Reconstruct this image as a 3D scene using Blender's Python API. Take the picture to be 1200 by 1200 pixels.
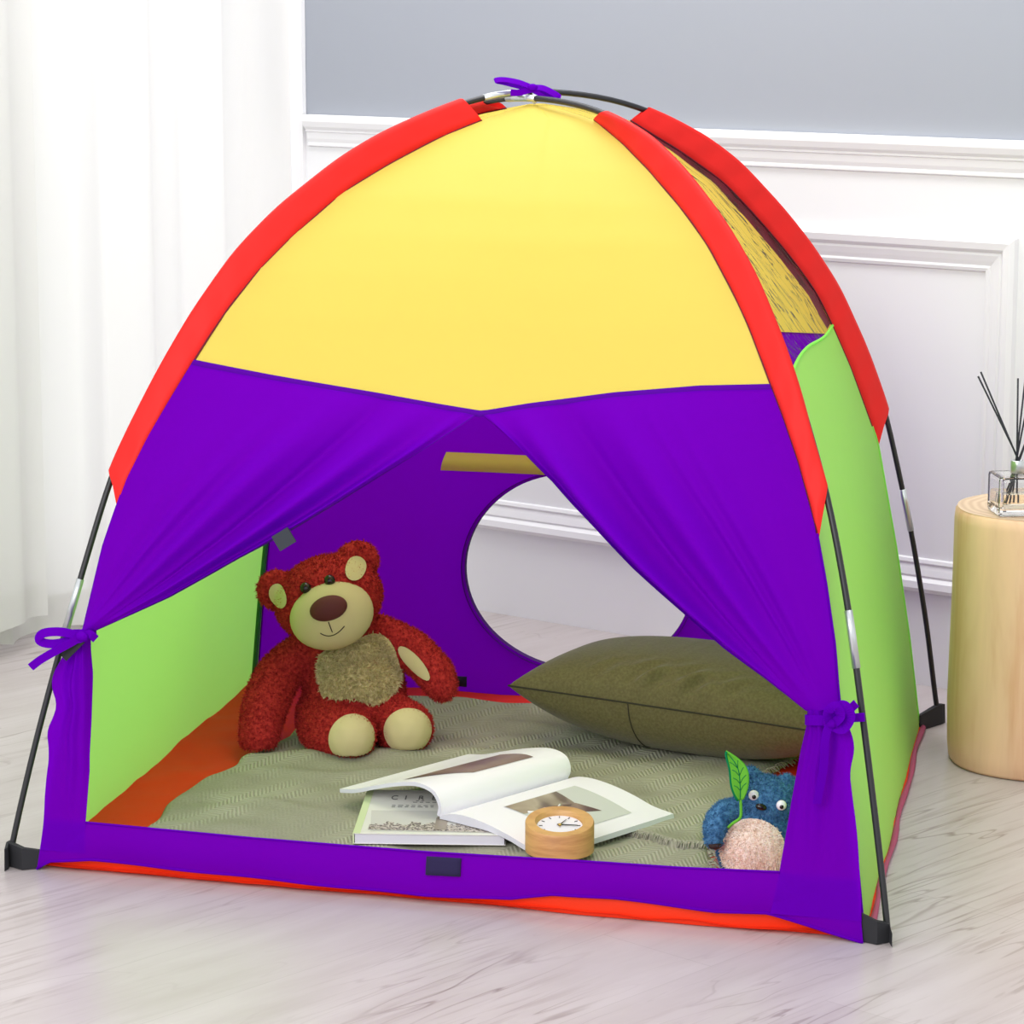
import bpy, bmesh, math, random
from math import sin, cos, pi, radians as R_, exp
from mathutils import Vector as V, Matrix, noise
from mathutils.bvhtree import BVHTree

random.seed(7)
for o in list(bpy.data.objects):
    bpy.data.objects.remove(o)
sc = bpy.context.scene
C = sc.collection

# ------------------------------------------------------------------ camera
cam = bpy.data.cameras.new('camera')
co = bpy.data.objects.new('camera', cam)
C.objects.link(co)
cam.sensor_width = 36
cam.lens = 102.0
co.location = (0.8785, -4.4331, 1.2814)
co.rotation_euler = (pi / 2 - 0.1802, 0, 0.1994)
cam.clip_end = 60
sc.camera = co

# ------------------------------------------------------------------ light
w = bpy.data.worlds.new('world')
sc.world = w
w.use_nodes = True
bg = w.node_tree.nodes['Background']
bg.inputs[0].default_value = (0.97, 0.98, 1.0, 1)
bg.inputs[1].default_value = 1.12
sc.view_settings.view_transform = 'Standard'
sc.view_settings.look = 'None'
sc.view_settings.gamma = 1
sc.view_settings.use_curve_mapping = False
sc.view_settings.exposure = 0.10


def area(name, loc, target, sx, sy, power, col=(1, 1, 1)):
    l = bpy.data.lights.new(name, 'AREA')
    l.shape = 'RECTANGLE'
    l.size, l.size_y, l.energy, l.color = sx, sy, power, col
    o = bpy.data.objects.new(name, l)
    C.objects.link(o)
    o.location = loc
    o.rotation_euler = (V(target) - V(loc)).to_track_quat('-Z', 'Y').to_euler()
    return o


# room frame: K is the back-left corner, WD runs along the back wall, WN into the room
K = V((-0.774, 1.541, 0))
WD = V((0.893, -0.450, 0)).normalized()
WN = V((-0.450, -0.893, 0)).normalized()


def room(s, t, z=0.0):
    return K + WD * s + WN * t + V((0, 0, z))


area('window_daylight', room(-1.6, 0.9, 1.5), room(1, 0.9, 0.6), 3.0, 3.0, 11, (1, 0.985, 0.96))
area('studio_softbox', (-0.75, -4.3, 2.35), (0.0, 0.2, 0.35), 2.4, 2.0, 98)
area('added_overhead_fill', (0.05, 0.55, 2.55), (0.15, 0.85, 0.0), 2.0, 1.4, 38)  # added unseen fill overhead, brightens the back wall and the tent interior

# ------------------------------------------------------------------ node helpers


def new_mat(name):
    m = bpy.data.materials.new(name)
    m.use_nodes = True
    nt = m.node_tree
    return m, nt, nt.nodes['Principled BSDF'], nt.nodes['Material Output']


def srgb(r, g, b):
    f = lambda c: (c / 255 / 12.92) if c / 255 <= 0.04045 else ((c / 255 + 0.055) / 1.055) ** 2.4
    return (f(r), f(g), f(b), 1)


def plain(name, col, rough=0.5, metal=0.0, spec=0.5):
    m, nt, p, out = new_mat(name)
    p.inputs['Base Color'].default_value = col
    p.inputs['Roughness'].default_value = rough
    p.inputs['Metallic'].default_value = metal
    p.inputs['Specular IOR Level'].default_value = spec
    return m


def nd(nt, typ, **kw):
    n = nt.nodes.new(typ)
    for k, v in kw.items():
        if k in n.inputs:
            n.inputs[k].default_value = v
        else:
            setattr(n, k, v)
    return n


def ramp(nt, fac, stops):
    r = nt.nodes.new('ShaderNodeValToRGB')
    e = r.color_ramp.elements
    while len(e) < len(stops):
        e.new(0.5)
    for i, (p, c) in enumerate(stops):
        e[i].position = p
        e[i].color = c
    nt.links.new(fac, r.inputs[0])
    return r


def mapping(nt, scale=(1, 1, 1), rot=(0, 0, 0), coord='Object'):
    t = nt.nodes.new('ShaderNodeTexCoord')
    m = nt.nodes.new('ShaderNodeMapping')
    m.inputs['Scale'].default_value = scale
    m.inputs['Rotation'].default_value = rot
    src = t.outputs[coord]
    if any(rot) and scale != (1, 1, 1):
        m0 = nt.nodes.new('ShaderNodeMapping')
        m0.inputs['Rotation'].default_value = rot
        m.inputs['Rotation'].default_value = (0, 0, 0)
        nt.links.new(src, m0.inputs[0])
        src = m0.outputs[0]
    nt.links.new(src, m.inputs[0])
    return m.outputs[0]


def bump(nt, p, height, strength=0.3, dist=0.002):
    b = nt.nodes.new('ShaderNodeBump')
    b.inputs['Strength'].default_value = strength
    b.inputs['Distance'].default_value = dist
    nt.links.new(height, b.inputs['Height'])
    nt.links.new(b.outputs[0], p.inputs['Normal'])


def cloth(name, col, trans=0.35, rough=0.55, spec=0.25, crease=0.25, sheen=0.0):
    """thin polyester: part of the light passes through; soft creases"""
    m, nt, p, out = new_mat(name)
    p.inputs['Base Color'].default_value = col
    p.inputs['Roughness'].default_value = rough
    p.inputs['Specular IOR Level'].default_value = spec
    p.inputs['Sheen Weight'].default_value = sheen
    tr = nt.nodes.new('ShaderNodeBsdfTranslucent')
    tr.inputs[0].default_value = col
    mx = nt.nodes.new('ShaderNodeMixShader')
    mx.inputs[0].default_value = trans
    nt.links.new(p.outputs[0], mx.inputs[1])
    nt.links.new(tr.outputs[0], mx.inputs[2])
    nt.links.new(mx.outputs[0], out.inputs[0])
    n = nd(nt, 'ShaderNodeTexNoise', Scale=9.0, Detail=3.0)
    nt.links.new(mapping(nt), n.inputs['Vector'])
    b = nt.nodes.new('ShaderNodeBump')
    b.inputs['Strength'].default_value = crease
    b.inputs['Distance'].default_value = 0.012
    nt.links.new(n.outputs[0], b.inputs['Height'])
    nt.links.new(b.outputs[0], p.inputs['Normal'])
    nt.links.new(b.outputs[0], tr.inputs['Normal'])
    return m


# ------------------------------------------------------------------ materials
M = {}
M['yellow'] = cloth('yellow_cloth', (0.95, 0.735, 0.14, 1), 0.5)
M['purple'] = cloth('purple_cloth', (0.195, 0.0, 0.60, 1), 0.52, 0.6, 0.02, 0.15)
M['green'] = cloth('green_cloth', (0.44, 0.97, 0.185, 1), 0.55, crease=0.18)
M['red'] = cloth('red_cloth', (0.86, 0.028, 0.024, 1), 0.25, 0.5, 0.15)
M['floor_red'] = cloth('ground_sheet_cloth', (0.97, 0.045, 0.010, 1), 0.3, 0.5)
M['maroon'] = cloth('maroon_hem', (0.13, 0.008, 0.02, 1), 0.1)
M['dark_purple'] = cloth('dark_purple_hem', (0.05, 0.001, 0.14, 1), 0.1)
M['hem'] = cloth('purple_hem', (0.085, 0.0, 0.30, 1), 0.2, 0.6, 0.05, 0.1)
M['black'] = plain('black_plastic', (0.012, 0.012, 0.014, 1), 0.4)
M['black_cloth'] = plain('black_webbing', (0.014, 0.014, 0.017, 1), 0.8)
M['velcro'] = plain('velcro', (0.010, 0.004, 0.045, 1), 0.9)
M['grey_velcro'] = plain('grey_velcro', (0.03, 0.035, 0.045, 1), 0.9)
M['steel'] = plain('steel', (0.62, 0.65, 0.66, 1), 0.3, 0.9)
M['white_paint'] = plain('white_paint', (0.77, 0.77, 0.78, 1), 0.45)
M['white'] = plain('white_plastic', (0.85, 0.85, 0.85, 1), 0.4)
M['tan'] = plain('tan_plush', (0.60, 0.51, 0.28, 1), 0.95, spec=0.1)
M['nose'] = plain('nose_plush', (0.10, 0.012, 0.014, 1), 0.7)
M['thread'] = plain('thread', (0.03, 0.012, 0.01, 1), 0.8)
M['eye'] = plain('eye_bead', (0.012, 0.008, 0.006, 1), 0.12)
M['ink'] = plain('printing_ink', (0.10, 0.10, 0.10, 1), 0.6)
M['paper'] = plain('paper', (0.90, 0.88, 0.94, 1), 0.45)


def mat_fur(name, c1, c2):
    m, nt, p, out = new_mat(name)
    n = nd(nt, 'ShaderNodeTexNoise', Scale=160.0, Detail=2.0)
    nt.links.new(mapping(nt), n.inputs['Vector'])
    r = ramp(nt, n.outputs[0], [(0.3, c1), (0.7, c2)])
    nt.links.new(r.outputs[0], p.inputs['Base Color'])
    p.inputs['Roughness'].default_value = 0.9
    p.inputs['Specular IOR Level'].default_value = 0.12
    return m


M['red_fur'] = mat_fur('red_plush', (0.27, 0.012, 0.014, 1), (0.54, 0.042, 0.036, 1))
M['tan_fur'] = mat_fur('tan_shaggy_plush', (0.55, 0.46, 0.22, 1), (0.85, 0.74, 0.44, 1))
M['blue_fur'] = mat_fur('blue_plush', (0.028, 0.10, 0.22, 1), (0.09, 0.24, 0.42, 1))
M['cream_fur'] = mat_fur('cream_plush', (0.86, 0.66, 0.52, 1), (0.97, 0.87, 0.76, 1))
M['leaf'] = cloth('leaf_felt', (0.16, 0.55, 0.05, 1), 0.2, 0.9, 0.1)
M['leaf_dark'] = cloth('leaf_edge_felt', (0.006, 0.20, 0.07, 1), 0.1, 0.9, 0.1)


def mat_floor():
    m, nt, p, out = new_mat('whitewashed_laminate')
    ang = R_(-58.0)
    vec = mapping(nt, rot=(0, 0, ang))
    br = nd(nt, 'ShaderNodeTexBrick', offset=0.37, squash=1.0)
    br.inputs['Color1'].default_value = (0.475, 0.425, 0.42, 1)
    br.inputs['Color2'].default_value = (0.515, 0.465, 0.46, 1)
    br.inputs['Mortar'].default_value = (0.43, 0.385, 0.375, 1)
    br.inputs['Scale'].default_value = 1.0
    br.inputs['Mortar Size'].default_value = 0.0009
    br.inputs['Mortar Smooth'].default_value = 0.3
    br.inputs['Brick Width'].default_value = 1.2
    br.inputs['Row Height'].default_value = 0.19
    nt.links.new(vec, br.inputs['Vector'])
    # broad cloudy variation
    n1 = nd(nt, 'ShaderNodeTexNoise', Scale=1.0, Detail=5.0, Roughness=0.6)
    nt.links.new(mapping(nt, scale=(3, 14, 3), rot=(0, 0, ang)), n1.inputs['Vector'])
    r1 = ramp(nt, n1.outputs[0], [(0.3, (0.86, 0.84, 0.83, 1)), (0.65, (1, 1, 1, 1))])
    # thin dark grain lines, warped along the board
    wv = nd(nt, 'ShaderNodeTexNoise', Scale=1.0, Detail=2.5, Roughness=0.5, Distortion=0.9)
    nt.links.new(mapping(nt, scale=(1.5, 11, 1), rot=(0, 0, ang)), wv.inputs['Vector'])
    r2 = ramp(nt, wv.outputs[0], [(0.0, (1, 1, 1, 1)), (0.478, (1, 1, 1, 1)), (0.487, (0.55, 0.50, 0.48, 1)), (0.496, (1, 1, 1, 1)), (1.0, (1, 1, 1, 1))])
    wv2 = nd(nt, 'ShaderNodeTexNoise', Scale=1.0, Detail=3.0, Roughness=0.6, Distortion=0.5)
    nt.links.new(mapping(nt, scale=(4, 70, 1), rot=(0, 0, ang)), wv2.inputs['Vector'])
    r3 = ramp(nt, wv2.outputs[0], [(0.36, (0.80, 0.77, 0.76, 1)), (0.47, (1, 1, 1, 1))])
    # where the grain shows
    msk = nd(nt, 'ShaderNodeTexNoise', Scale=2.2, Detail=1.0)
    nt.links.new(mapping(nt), msk.inputs['Vector'])
    r4 = ramp(nt, msk.outputs[0], [(0.40, (0.15, 0.15, 0.15, 1)), (0.62, (1, 1, 1, 1))])

    def mul(a, b, fac=None):
        x = nt.nodes.new('ShaderNodeMix')
        x.data_type = 'RGBA'
        x.blend_type = 'MULTIPLY'
        x.inputs[0].default_value = 1
        if fac is not None:
            nt.links.new(fac, x.inputs[0])
        nt.links.new(a, x.inputs[6])
        nt.links.new(b, x.inputs[7])
        return x.outputs[2]
    c = mul(br.outputs[0], r1.outputs[0])
    c = mul(c, r2.outputs[0], r4.outputs[0])
    c = mul(c, r3.outputs[0], r4.outputs[0])
    nt.links.new(c, p.inputs['Base Color'])
    p.inputs['Roughness'].default_value = 0.30
    p.inputs['Specular IOR Level'].default_value = 0.45
    bump(nt, p, c, 0.10, 0.001)
    return m


def mat_wall(name, col):
    m, nt, p, out = new_mat(name)
    n = nd(nt, 'ShaderNodeTexNoise', Scale=60.0, Detail=3.0)
    nt.links.new(mapping(nt), n.inputs['Vector'])
    p.inputs['Base Color'].default_value = col
    p.inputs['Roughness'].default_value = 0.6
    bump(nt, p, n.outputs[0], 0.05, 0.001)
    return m


M['floor'] = mat_floor()
M['wainscot'] = mat_wall('white_wainscot', (0.77, 0.775, 0.785, 1))
M['grey_wall'] = mat_wall('blue_grey_wall', (0.305, 0.325, 0.37, 1))


def mat_wood(name, c1, c2, ringscale, axis='Z', grain=(40, 40, 3)):
    m, nt, p, out = new_mat(name)
    n = nd(nt, 'ShaderNodeTexNoise', Scale=1.0, Detail=4.0, Roughness=0.6, Distortion=0.4)
    nt.links.new(mapping(nt, scale=grain), n.inputs['Vector'])
    n2 = nd(nt, 'ShaderNodeTexNoise', Scale=1.0, Detail=2.0)
    nt.links.new(mapping(nt, scale=tuple(g * 0.28 for g in grain)), n2.inputs['Vector'])
    ad = nd(nt, 'ShaderNodeMath', operation='ADD')
    nt.links.new(n.outputs[0], ad.inputs[0])
    nt.links.new(n2.outputs[0], ad.inputs[1])
    hf = nd(nt, 'ShaderNodeMath', operation='MULTIPLY')
    hf.inputs[1].default_value = 0.5
    nt.links.new(ad.outputs[0], hf.inputs[0])
    r = ramp(nt, hf.outputs[0], [(0.36, c2), (0.50, c1), (0.66, tuple(min(1, x * 1.15) for x in c1[:3]) + (1,))])
    nt.links.new(r.outputs[0], p.inputs['Base Color'])
    p.inputs['Roughness'].default_value = 0.5
    bump(nt, p, hf.outputs[0], 0.15, 0.001)
    return m


def mat_rings():
    m, nt, p, out = new_mat('stump_end_grain')
    v = mapping(nt, scale=(1, 1, 0.2))
    wv = nd(nt, 'ShaderNodeTexWave', wave_type='RINGS', rings_direction='Z', Scale=22.0, Distortion=2.5, Detail=3.0)
    nt.links.new(v, wv.inputs['Vector'])
    r = ramp(nt, wv.outputs[0], [(0.0, (0.60, 0.42, 0.27, 1)), (1.0, (0.72, 0.54, 0.37, 1))])
    nt.links.new(r.outputs[0], p.inputs['Base Color'])
    p.inputs['Roughness'].default_value = 0.55
    return m


M['stump'] = mat_wood('pale_stump_wood', (0.86, 0.54, 0.36, 1), (0.70, 0.35, 0.20, 1), 1, grain=(16, 16, 2.2))
M['stump_top'] = mat_rings()
M['clock_wood'] = mat_wood('beech', (0.60, 0.34, 0.12, 1), (0.46, 0.23, 0.075, 1), 1, grain=(20, 20, 160))


def mat_blanket():
    m, nt, p, out = new_mat('sage_knit')
    vec = mapping(nt, scale=(1, 1, 1), rot=(0, 0, 0.5))
    zz = nd(nt, 'ShaderNodeTexWave', wave_type='BANDS', bands_direction='X', wave_profile='TRI', Scale=5.5, Distortion=0.6)
    nt.links.new(vec, zz.inputs['Vector'])
    sep = nt.nodes.new('ShaderNodeSeparateXYZ')
    nt.links.new(vec, sep.inputs[0])
    k = nd(nt, 'ShaderNodeMath', operation='MULTIPLY_ADD')
    k.inputs[1].default_value = 0.028
    nt.links.new(zz.outputs[1], k.inputs[0])
    nt.links.new(sep.outputs[1], k.inputs[2])
    cmb = nt.nodes.new('ShaderNodeCombineXYZ')
    nt.links.new(k.outputs[0], cmb.inputs[1])
    nt.links.new(sep.outputs[0], cmb.inputs[0])
    rows = nd(nt, 'ShaderNodeTexWave', wave_type='BANDS', bands_direction='Y', wave_profile='SIN', Scale=36.0, Distortion=0.9, Detail=1.0)
    rows.inputs['Detail Scale'].default_value = 2.0
    nt.links.new(cmb.outputs[0], rows.inputs['Vector'])
    n = nd(nt, 'ShaderNodeTexNoise', Scale=260.0, Detail=2.0)
    nt.links.new(vec, n.inputs['Vector'])
    n2 = nd(nt, 'ShaderNodeTexNoise', Scale=5.0, Detail=1.0)
    nt.links.new(vec, n2.inputs['Vector'])
    rm = ramp(nt, n2.outputs[0], [(0.42, (0.12, 0.12, 0.12, 1)), (0.58, (1, 1, 1, 1))])
    mu = nd(nt, 'ShaderNodeMath', operation='MULTIPLY')
    nt.links.new(rows.outputs[1], mu.inputs[0])
    nt.links.new(rm.outputs[0], mu.inputs[1])
    ad = nd(nt, 'ShaderNodeMath', operation='MULTIPLY_ADD')
    ad.inputs[1].default_value = 0.5
    nt.links.new(n.outputs[0], ad.inputs[0])
    nt.links.new(mu.outputs[0], ad.inputs[2])
    r = ramp(nt, ad.outputs[0], [(0.0, (0.235, 0.23, 0.17, 1)), (1.0, (0.46, 0.45, 0.36, 1))])
    nt.links.new(r.outputs[0], p.inputs['Base Color'])
    p.inputs['Roughness'].default_value = 0.95
    p.inputs['Specular IOR Level'].default_value = 0.1
    bump(nt, p, ad.outputs[0], 0.5, 0.003)
    return m


M['blanket'] = mat_blanket()


def mat_olive():
    m, nt, p, out = new_mat('olive_cotton')
    n = nd(nt, 'ShaderNodeTexNoise', Scale=220.0, Detail=2.0)
    nt.links.new(mapping(nt), n.inputs['Vector'])
    r = ramp(nt, n.outputs[0], [(0.3, (0.100, 0.085, 0.034, 1)), (0.7, (0.138, 0.120, 0.052, 1))])
    nt.links.new(r.outputs[0], p.inputs['Base Color'])
    p.inputs['Roughness'].default_value = 0.75
    p.inputs['Specular IOR Level'].default_value = 0.2
    p.inputs['Sheen Weight'].default_value = 0.15
    w2 = nd(nt, 'ShaderNodeTexNoise', Scale=1.0, Detail=3.0, Distortion=0.6)
    nt.links.new(mapping(nt, scale=(26, 5, 5), rot=(0, 0, 0.3)), w2.inputs['Vector'])
    bump(nt, p, w2.outputs[0], 0.35, 0.006)
    return m


M['olive'] = mat_olive()


def mat_glass(name, col=(1, 1, 1, 1), rough=0.0, ior=1.45):
    m, nt, p, out = new_mat(name)
    p.inputs['Base Color'].default_value = col
    p.inputs['Roughness'].default_value = rough
    p.inputs['IOR'].default_value = ior
    p.inputs['Transmission Weight'].default_value = 1
    return m


M['glass'] = mat_glass('clear_glass')
M['liquid'] = mat_glass('amber_liquid', (0.95, 0.86, 0.68, 1), 0, 1.33)


def mat_pane():
    m, nt, p, out = new_mat('window_pane')
    tr = nt.nodes.new('ShaderNodeBsdfTransparent')
    gl = nt.nodes.new('ShaderNodeBsdfGlossy')
    gl.inputs['Roughness'].default_value = 0.02
    mx = nt.nodes.new('ShaderNodeMixShader')
    mx.inputs[0].default_value = 0.06
    nt.links.new(tr.outputs[0], mx.inputs[1])
    nt.links.new(gl.outputs[0], mx.inputs[2])
    nt.links.new(mx.outputs[0], out.inputs[0])
    return m


M['pane'] = mat_pane()
M['curtain'] = cloth('sheer_white_voile', (0.84, 0.832, 0.815, 1), 0.50, 0.9, 0.05, 0.03)


def mat_mesh():
    """fine black netting: mostly see-through, gathered into dark creases"""
    m, nt, p, out = new_mat('black_netting')
    p.inputs['Base Color'].default_value = (0.012, 0.010, 0.004, 1)
    p.inputs['Roughness'].default_value = 0.6
    tr = nt.nodes.new('ShaderNodeBsdfTransparent')
    v = mapping(nt, scale=(24, 2.4, 1), coord='UV')
    n = nd(nt, 'ShaderNodeTexNoise', Scale=1.0, Detail=3.0, Roughness=0.55, Distortion=1.6)
    nt.links.new(v, n.inputs['Vector'])
    r = ramp(nt, n.outputs[0], [(0.0, (0.05, 0.05, 0.05, 1)), (0.462, (0.06, 0.06, 0.06, 1)), (0.482, (0.95, 0.95, 0.95, 1)), (0.498, (0.95, 0.95, 0.95, 1)), (0.516, (0.06, 0.06, 0.06, 1)), (1.0, (0.04, 0.04, 0.04, 1))])
    mx = nt.nodes.new('ShaderNodeMixShader')
    nt.links.new(r.outputs[0], mx.inputs[0])
    nt.links.new(tr.outputs[0], mx.inputs[1])
    nt.links.new(p.outputs[0], mx.inputs[2])
    nt.links.new(mx.outputs[0], out.inputs[0])
    return m


M['mesh'] = mat_mesh()


def mat_photo(name, stops, scale=(6, 6, 6), rot=0.6, detail=2.0):
    m, nt, p, out = new_mat(name)
    n = nd(nt, 'ShaderNodeTexNoise', Scale=1.0, Detail=detail, Distortion=0.8)
    nt.links.new(mapping(nt, scale=scale, rot=(0, 0, rot)), n.inputs['Vector'])
    r = ramp(nt, n.outputs[0], stops)
    nt.links.new(r.outputs[0], p.inputs['Base Color'])
    p.inputs['Roughness'].default_value = 0.4
    return m


M['photo_brown'] = mat_photo('brown_photograph', [(0.38, (0.12, 0.075, 0.055, 1)), (0.5, (0.30, 0.21, 0.16, 1)), (0.62, (0.20, 0.13, 0.10, 1))])
M['photo_sand'] = mat_photo('sand_photograph', [(0.35, (0.16, 0.12, 0.08, 1)), (0.5, (0.45, 0.38, 0.27, 1)), (0.65, (0.30, 0.23, 0.15, 1))], (9, 14, 9), 0.9)
M['photo_pale'] = plain('pale_photograph', (0.62, 0.64, 0.60, 1), 0.4)
M['photo_sky'] = plain('photograph_sky', (0.60, 0.59, 0.56, 1), 0.4)
M['photo_tower'] = plain('photograph_tower', (0.30, 0.25, 0.21, 1), 0.4)
M['photo_city'] = mat_photo('photograph_city', [(0.42, (0.07, 0.055, 0.05, 1)), (0.5, (0.42, 0.36, 0.33, 1)), (0.58, (0.62, 0.56, 0.52, 1))], (220, 260, 1), 0.1, 1.0)
M['cover'] = plain('magazine_cover', (0.76, 0.76, 0.70, 1), 0.35)
M['cover_spine'] = plain('magazine_spine', (0.62, 0.72, 0.42, 1), 0.4)
M['page_edge'] = plain('page_edges', (0.66, 0.66, 0.72, 1), 0.7)
M['dial'] = plain('clock_dial', (0.80, 0.78, 0.86, 1), 0.3)
M['brass'] = plain('brass', (0.55, 0.36, 0.10, 1), 0.3, 0.8)
M['reed'] = plain('black_reed', (0.012, 0.012, 0.02, 1), 0.6)

# ------------------------------------------------------------------ mesh helpers


def link(name, me, mat=None, parent=None, smooth=True):
    o = bpy.data.objects.new(name, me)
    C.objects.link(o)
    mats = mat if isinstance(mat, (list, tuple)) else [mat]
    for m in mats:
        if m:
            me.materials.append(m)
    if smooth:
        for p in me.polygons:
            p.use_smooth = True
    if parent:
        o.parent = parent
    return o


def obj(name, bm, mat=None, parent=None, smooth=True):
    me = bpy.data.meshes.new(name)
    bm.to_mesh(me)
    bm.free()
    return link(name, me, mat, parent, smooth)


def empty(name, loc=(0, 0, 0), rz=0.0):
    o = bpy.data.objects.new(name, None)
    o.empty_display_size = 0.05
    C.objects.link(o)
    o.location = loc
    o.rotation_euler = (0, 0, rz)
    return o


def tag(o, label, cat, group=None):
    o['label'] = label
    o['category'] = cat
    if group:
        o['group'] = group
    return o


def struct(o):
    o['kind'] = 'structure'
    return o


def grid(bm, f, nu, nv, closed_u=False, mi=0):
    vs = [[bm.verts.new(f(i / nu, j / nv)) for i in range(nu + (0 if closed_u else 1))] for j in range(nv + 1)]
    n = nu
    for j in range(nv):
        for i in range(n):
            i2 = (i + 1) % nu if closed_u else i + 1
            try:
                fc = bm.faces.new((vs[j][i], vs[j][i2], vs[j + 1][i2], vs[j + 1][i]))
                fc.material_index = mi
            except ValueError:
                pass
    return vs


def box(bm, c, s, rot=None, bevel=0.0, mi=0):
    mt = Matrix.Translation(V(c)) @ (rot.to_4x4() if rot else Matrix()) @ Matrix.Diagonal((s[0], s[1], s[2], 1))
    r = bmesh.ops.create_cube(bm, size=1, matrix=mt)
    fs = set(f for v in r['verts'] for f in v.link_faces)
    for f in fs:
        f.material_index = mi
    if bevel:
        es = set(e for v in r['verts'] for e in v.link_edges)
        bmesh.ops.bevel(bm, geom=list(es), offset=bevel, segments=2, affect='EDGES', profile=0.6)


def frames(pts):
    """rotation-minimising frames along a polyline"""
    T = []
    for i in range(len(pts)):
        a = pts[max(0, i - 1)]
        b = pts[min(len(pts) - 1, i + 1)]
        T.append((b - a).normalized())
    n = T[0].orthogonal().normalized()
    out = []
    for t in T:
        n = (n - t * n.dot(t)).normalized()
        out.append((t, n, t.cross(n)))
    return out


def tube(bm, pts, r, n=10, cap=True, mi=0):
    pts = [V(p) for p in pts]
    rs = r if isinstance(r, (list, tuple)) else [r] * len(pts)
    rows = []
    for p, q, (t, a, b) in zip(pts, rs, frames(pts)):
        rows.append([bm.verts.new(p + (a * cos(2 * pi * k / n) + b * sin(2 * pi * k / n)) * q) for k in range(n)])
    for j in range(len(rows) - 1):
        for k in range(n):
            f = bm.faces.new((rows[j][k], rows[j][(k + 1) % n], rows[j + 1][(k + 1) % n], rows[j + 1][k]))
            f.material_index = mi
    if cap:
        f = bm.faces.new(rows[0][::-1]); f.material_index = mi
        f = bm.faces.new(rows[-1]); f.material_index = mi


def ribbon(bm, pts, width, nrm, thick=0.0012):
    """flat band of cloth along pts, its face towards nrm"""
    pts = [V(p) for p in pts]
    rows = []
    for i, p in enumerate(pts):
        t = (pts[min(len(pts) - 1, i + 1)] - pts[max(0, i - 1)]).normalized()
        n = V(nrm) if not callable(nrm) else V(nrm(i / (len(pts) - 1)))
        n = (n - t * n.dot(t)).normalized()
        s = t.cross(n) * width / 2
        k = n * thick / 2
        rows.append([bm.verts.new(p + s + k), bm.verts.new(p - s + k), bm.verts.new(p - s - k), bm.verts.new(p + s - k)])
    for j in range(len(rows) - 1):
        for k in range(4):
            bm.faces.new((rows[j][k], rows[j][(k + 1) % 4], rows[j + 1][(k + 1) % 4], rows[j + 1][k]))
    bm.faces.new(rows[0][::-1])
    bm.faces.new(rows[-1])


def spline(pts, n=24):
    """Catmull-Rom through pts"""
    P = [V(p) for p in pts]
    P = [P[0] * 2 - P[1]] + P + [P[-1] * 2 - P[-2]]
    out = []
    m = len(P) - 3
    for i in range(n + 1):
        x = i / n * m
        k = min(int(x), m - 1)
        t = x - k
        a, b, c, d = P[k:k + 4]
        out.append(0.5 * ((2 * b) + (c - a) * t + (2 * a - 5 * b + 4 * c - d) * t * t + (3 * b - a - 3 * c + d) * t ** 3))
    return out


def interp(x, tab):
    if x <= tab[0][0]:
        return tab[0][1]
    for (a, b), (c, d) in zip(tab, tab[1:]):
        if x <= c:
            return b + (d - b) * (x - a) / (c - a) if c > a else d
    return tab[-1][1]


def lathe(bm, prof, n=48, mi=0, wob=None):
    rows = []
    for j, (r, z) in enumerate(prof):
        row = []
        for k in range(n):
            a = 2 * pi * k / n
            q = r * (wob(a, z) if wob else 1)
            row.append(bm.verts.new((q * cos(a), q * sin(a), z)))
        rows.append(row)
    for j in range(len(rows) - 1):
        for k in range(n):
            f = bm.faces.new((rows[j][k], rows[j][(k + 1) % n], rows[j + 1][(k + 1) % n], rows[j + 1][k]))
            f.material_index = mi
    return rows


def solid(o, t, offset=0):
    md = o.modifiers.new('thickness', 'SOLIDIFY')
    md.thickness = t
    md.offset = offset
    return o


def subsurf(o, lv=1):
    md = o.modifiers.new('smooth', 'SUBSURF')
    md.levels = lv
    md.render_levels = lv
    return o


# ================================================================== ROOM
bm = bmesh.new()
vs = [bm.verts.new(room(s, t)) for s, t in ((-0.17, -0.06), (5.0, -0.06), (5.0, 6.2), (-0.17, 6.2))]
bm.faces.new(vs[::-1])
bmesh.ops.recalc_face_normals(bm, faces=bm.faces)
fl = bmesh.ops.extrude_face_region(bm, geom=list(bm.faces))
bmesh.ops.translate(bm, verts=[v for v in fl['geom'] if isinstance(v, bmesh.types.BMVert)], vec=(0, 0, -0.05))
bmesh.ops.recalc_face_normals(bm, faces=bm.faces)
struct(obj('floor', bm, M['floor'], smooth=False))


def wall_box(bm, s0, s1, t0, t1, z0, z1, mi=0):
    v = [bm.verts.new(room(s, t, z)) for z in (z0, z1) for s, t in ((s0, t0), (s1, t0), (s1, t1), (s0, t1))]
    for q in ((0, 1, 2, 3), (4, 5, 6, 7), (0, 1, 5, 4), (1, 2, 6, 5), (2, 3, 7, 6), (3, 0, 4, 7)):
        f = bm.faces.new([v[i] for i in q])
        f.material_index = mi


bm = bmesh.new()
wall_box(bm, -0.17, 5.0, -0.06, 0.0, 0.0, 0.985, 0)
wall_box(bm, -0.17, 5.0, -0.06, -0.001, 0.985, 2.6, 1)
bmesh.ops.recalc_face_normals(bm, faces=bm.faces)
struct(obj('wall_back', bm, [M['wainscot'], M['grey_wall']], smooth=False))


def extrude_profile(bm, prof, s0, s1):
    """prof: (depth, z) outline, run along the back wall"""
    a = [bm.verts.new(room(s0, d, z)) for d, z in prof]
    b = [bm.verts.new(room(s1, d, z)) for d, z in prof]
    n = len(prof)
    for k in range(n):
        bm.faces.new((a[k], a[(k + 1) % n], b[(k + 1) % n], b[k]))
    bm.faces.new(a[::-1])
    bm.faces.new(b)


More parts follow.
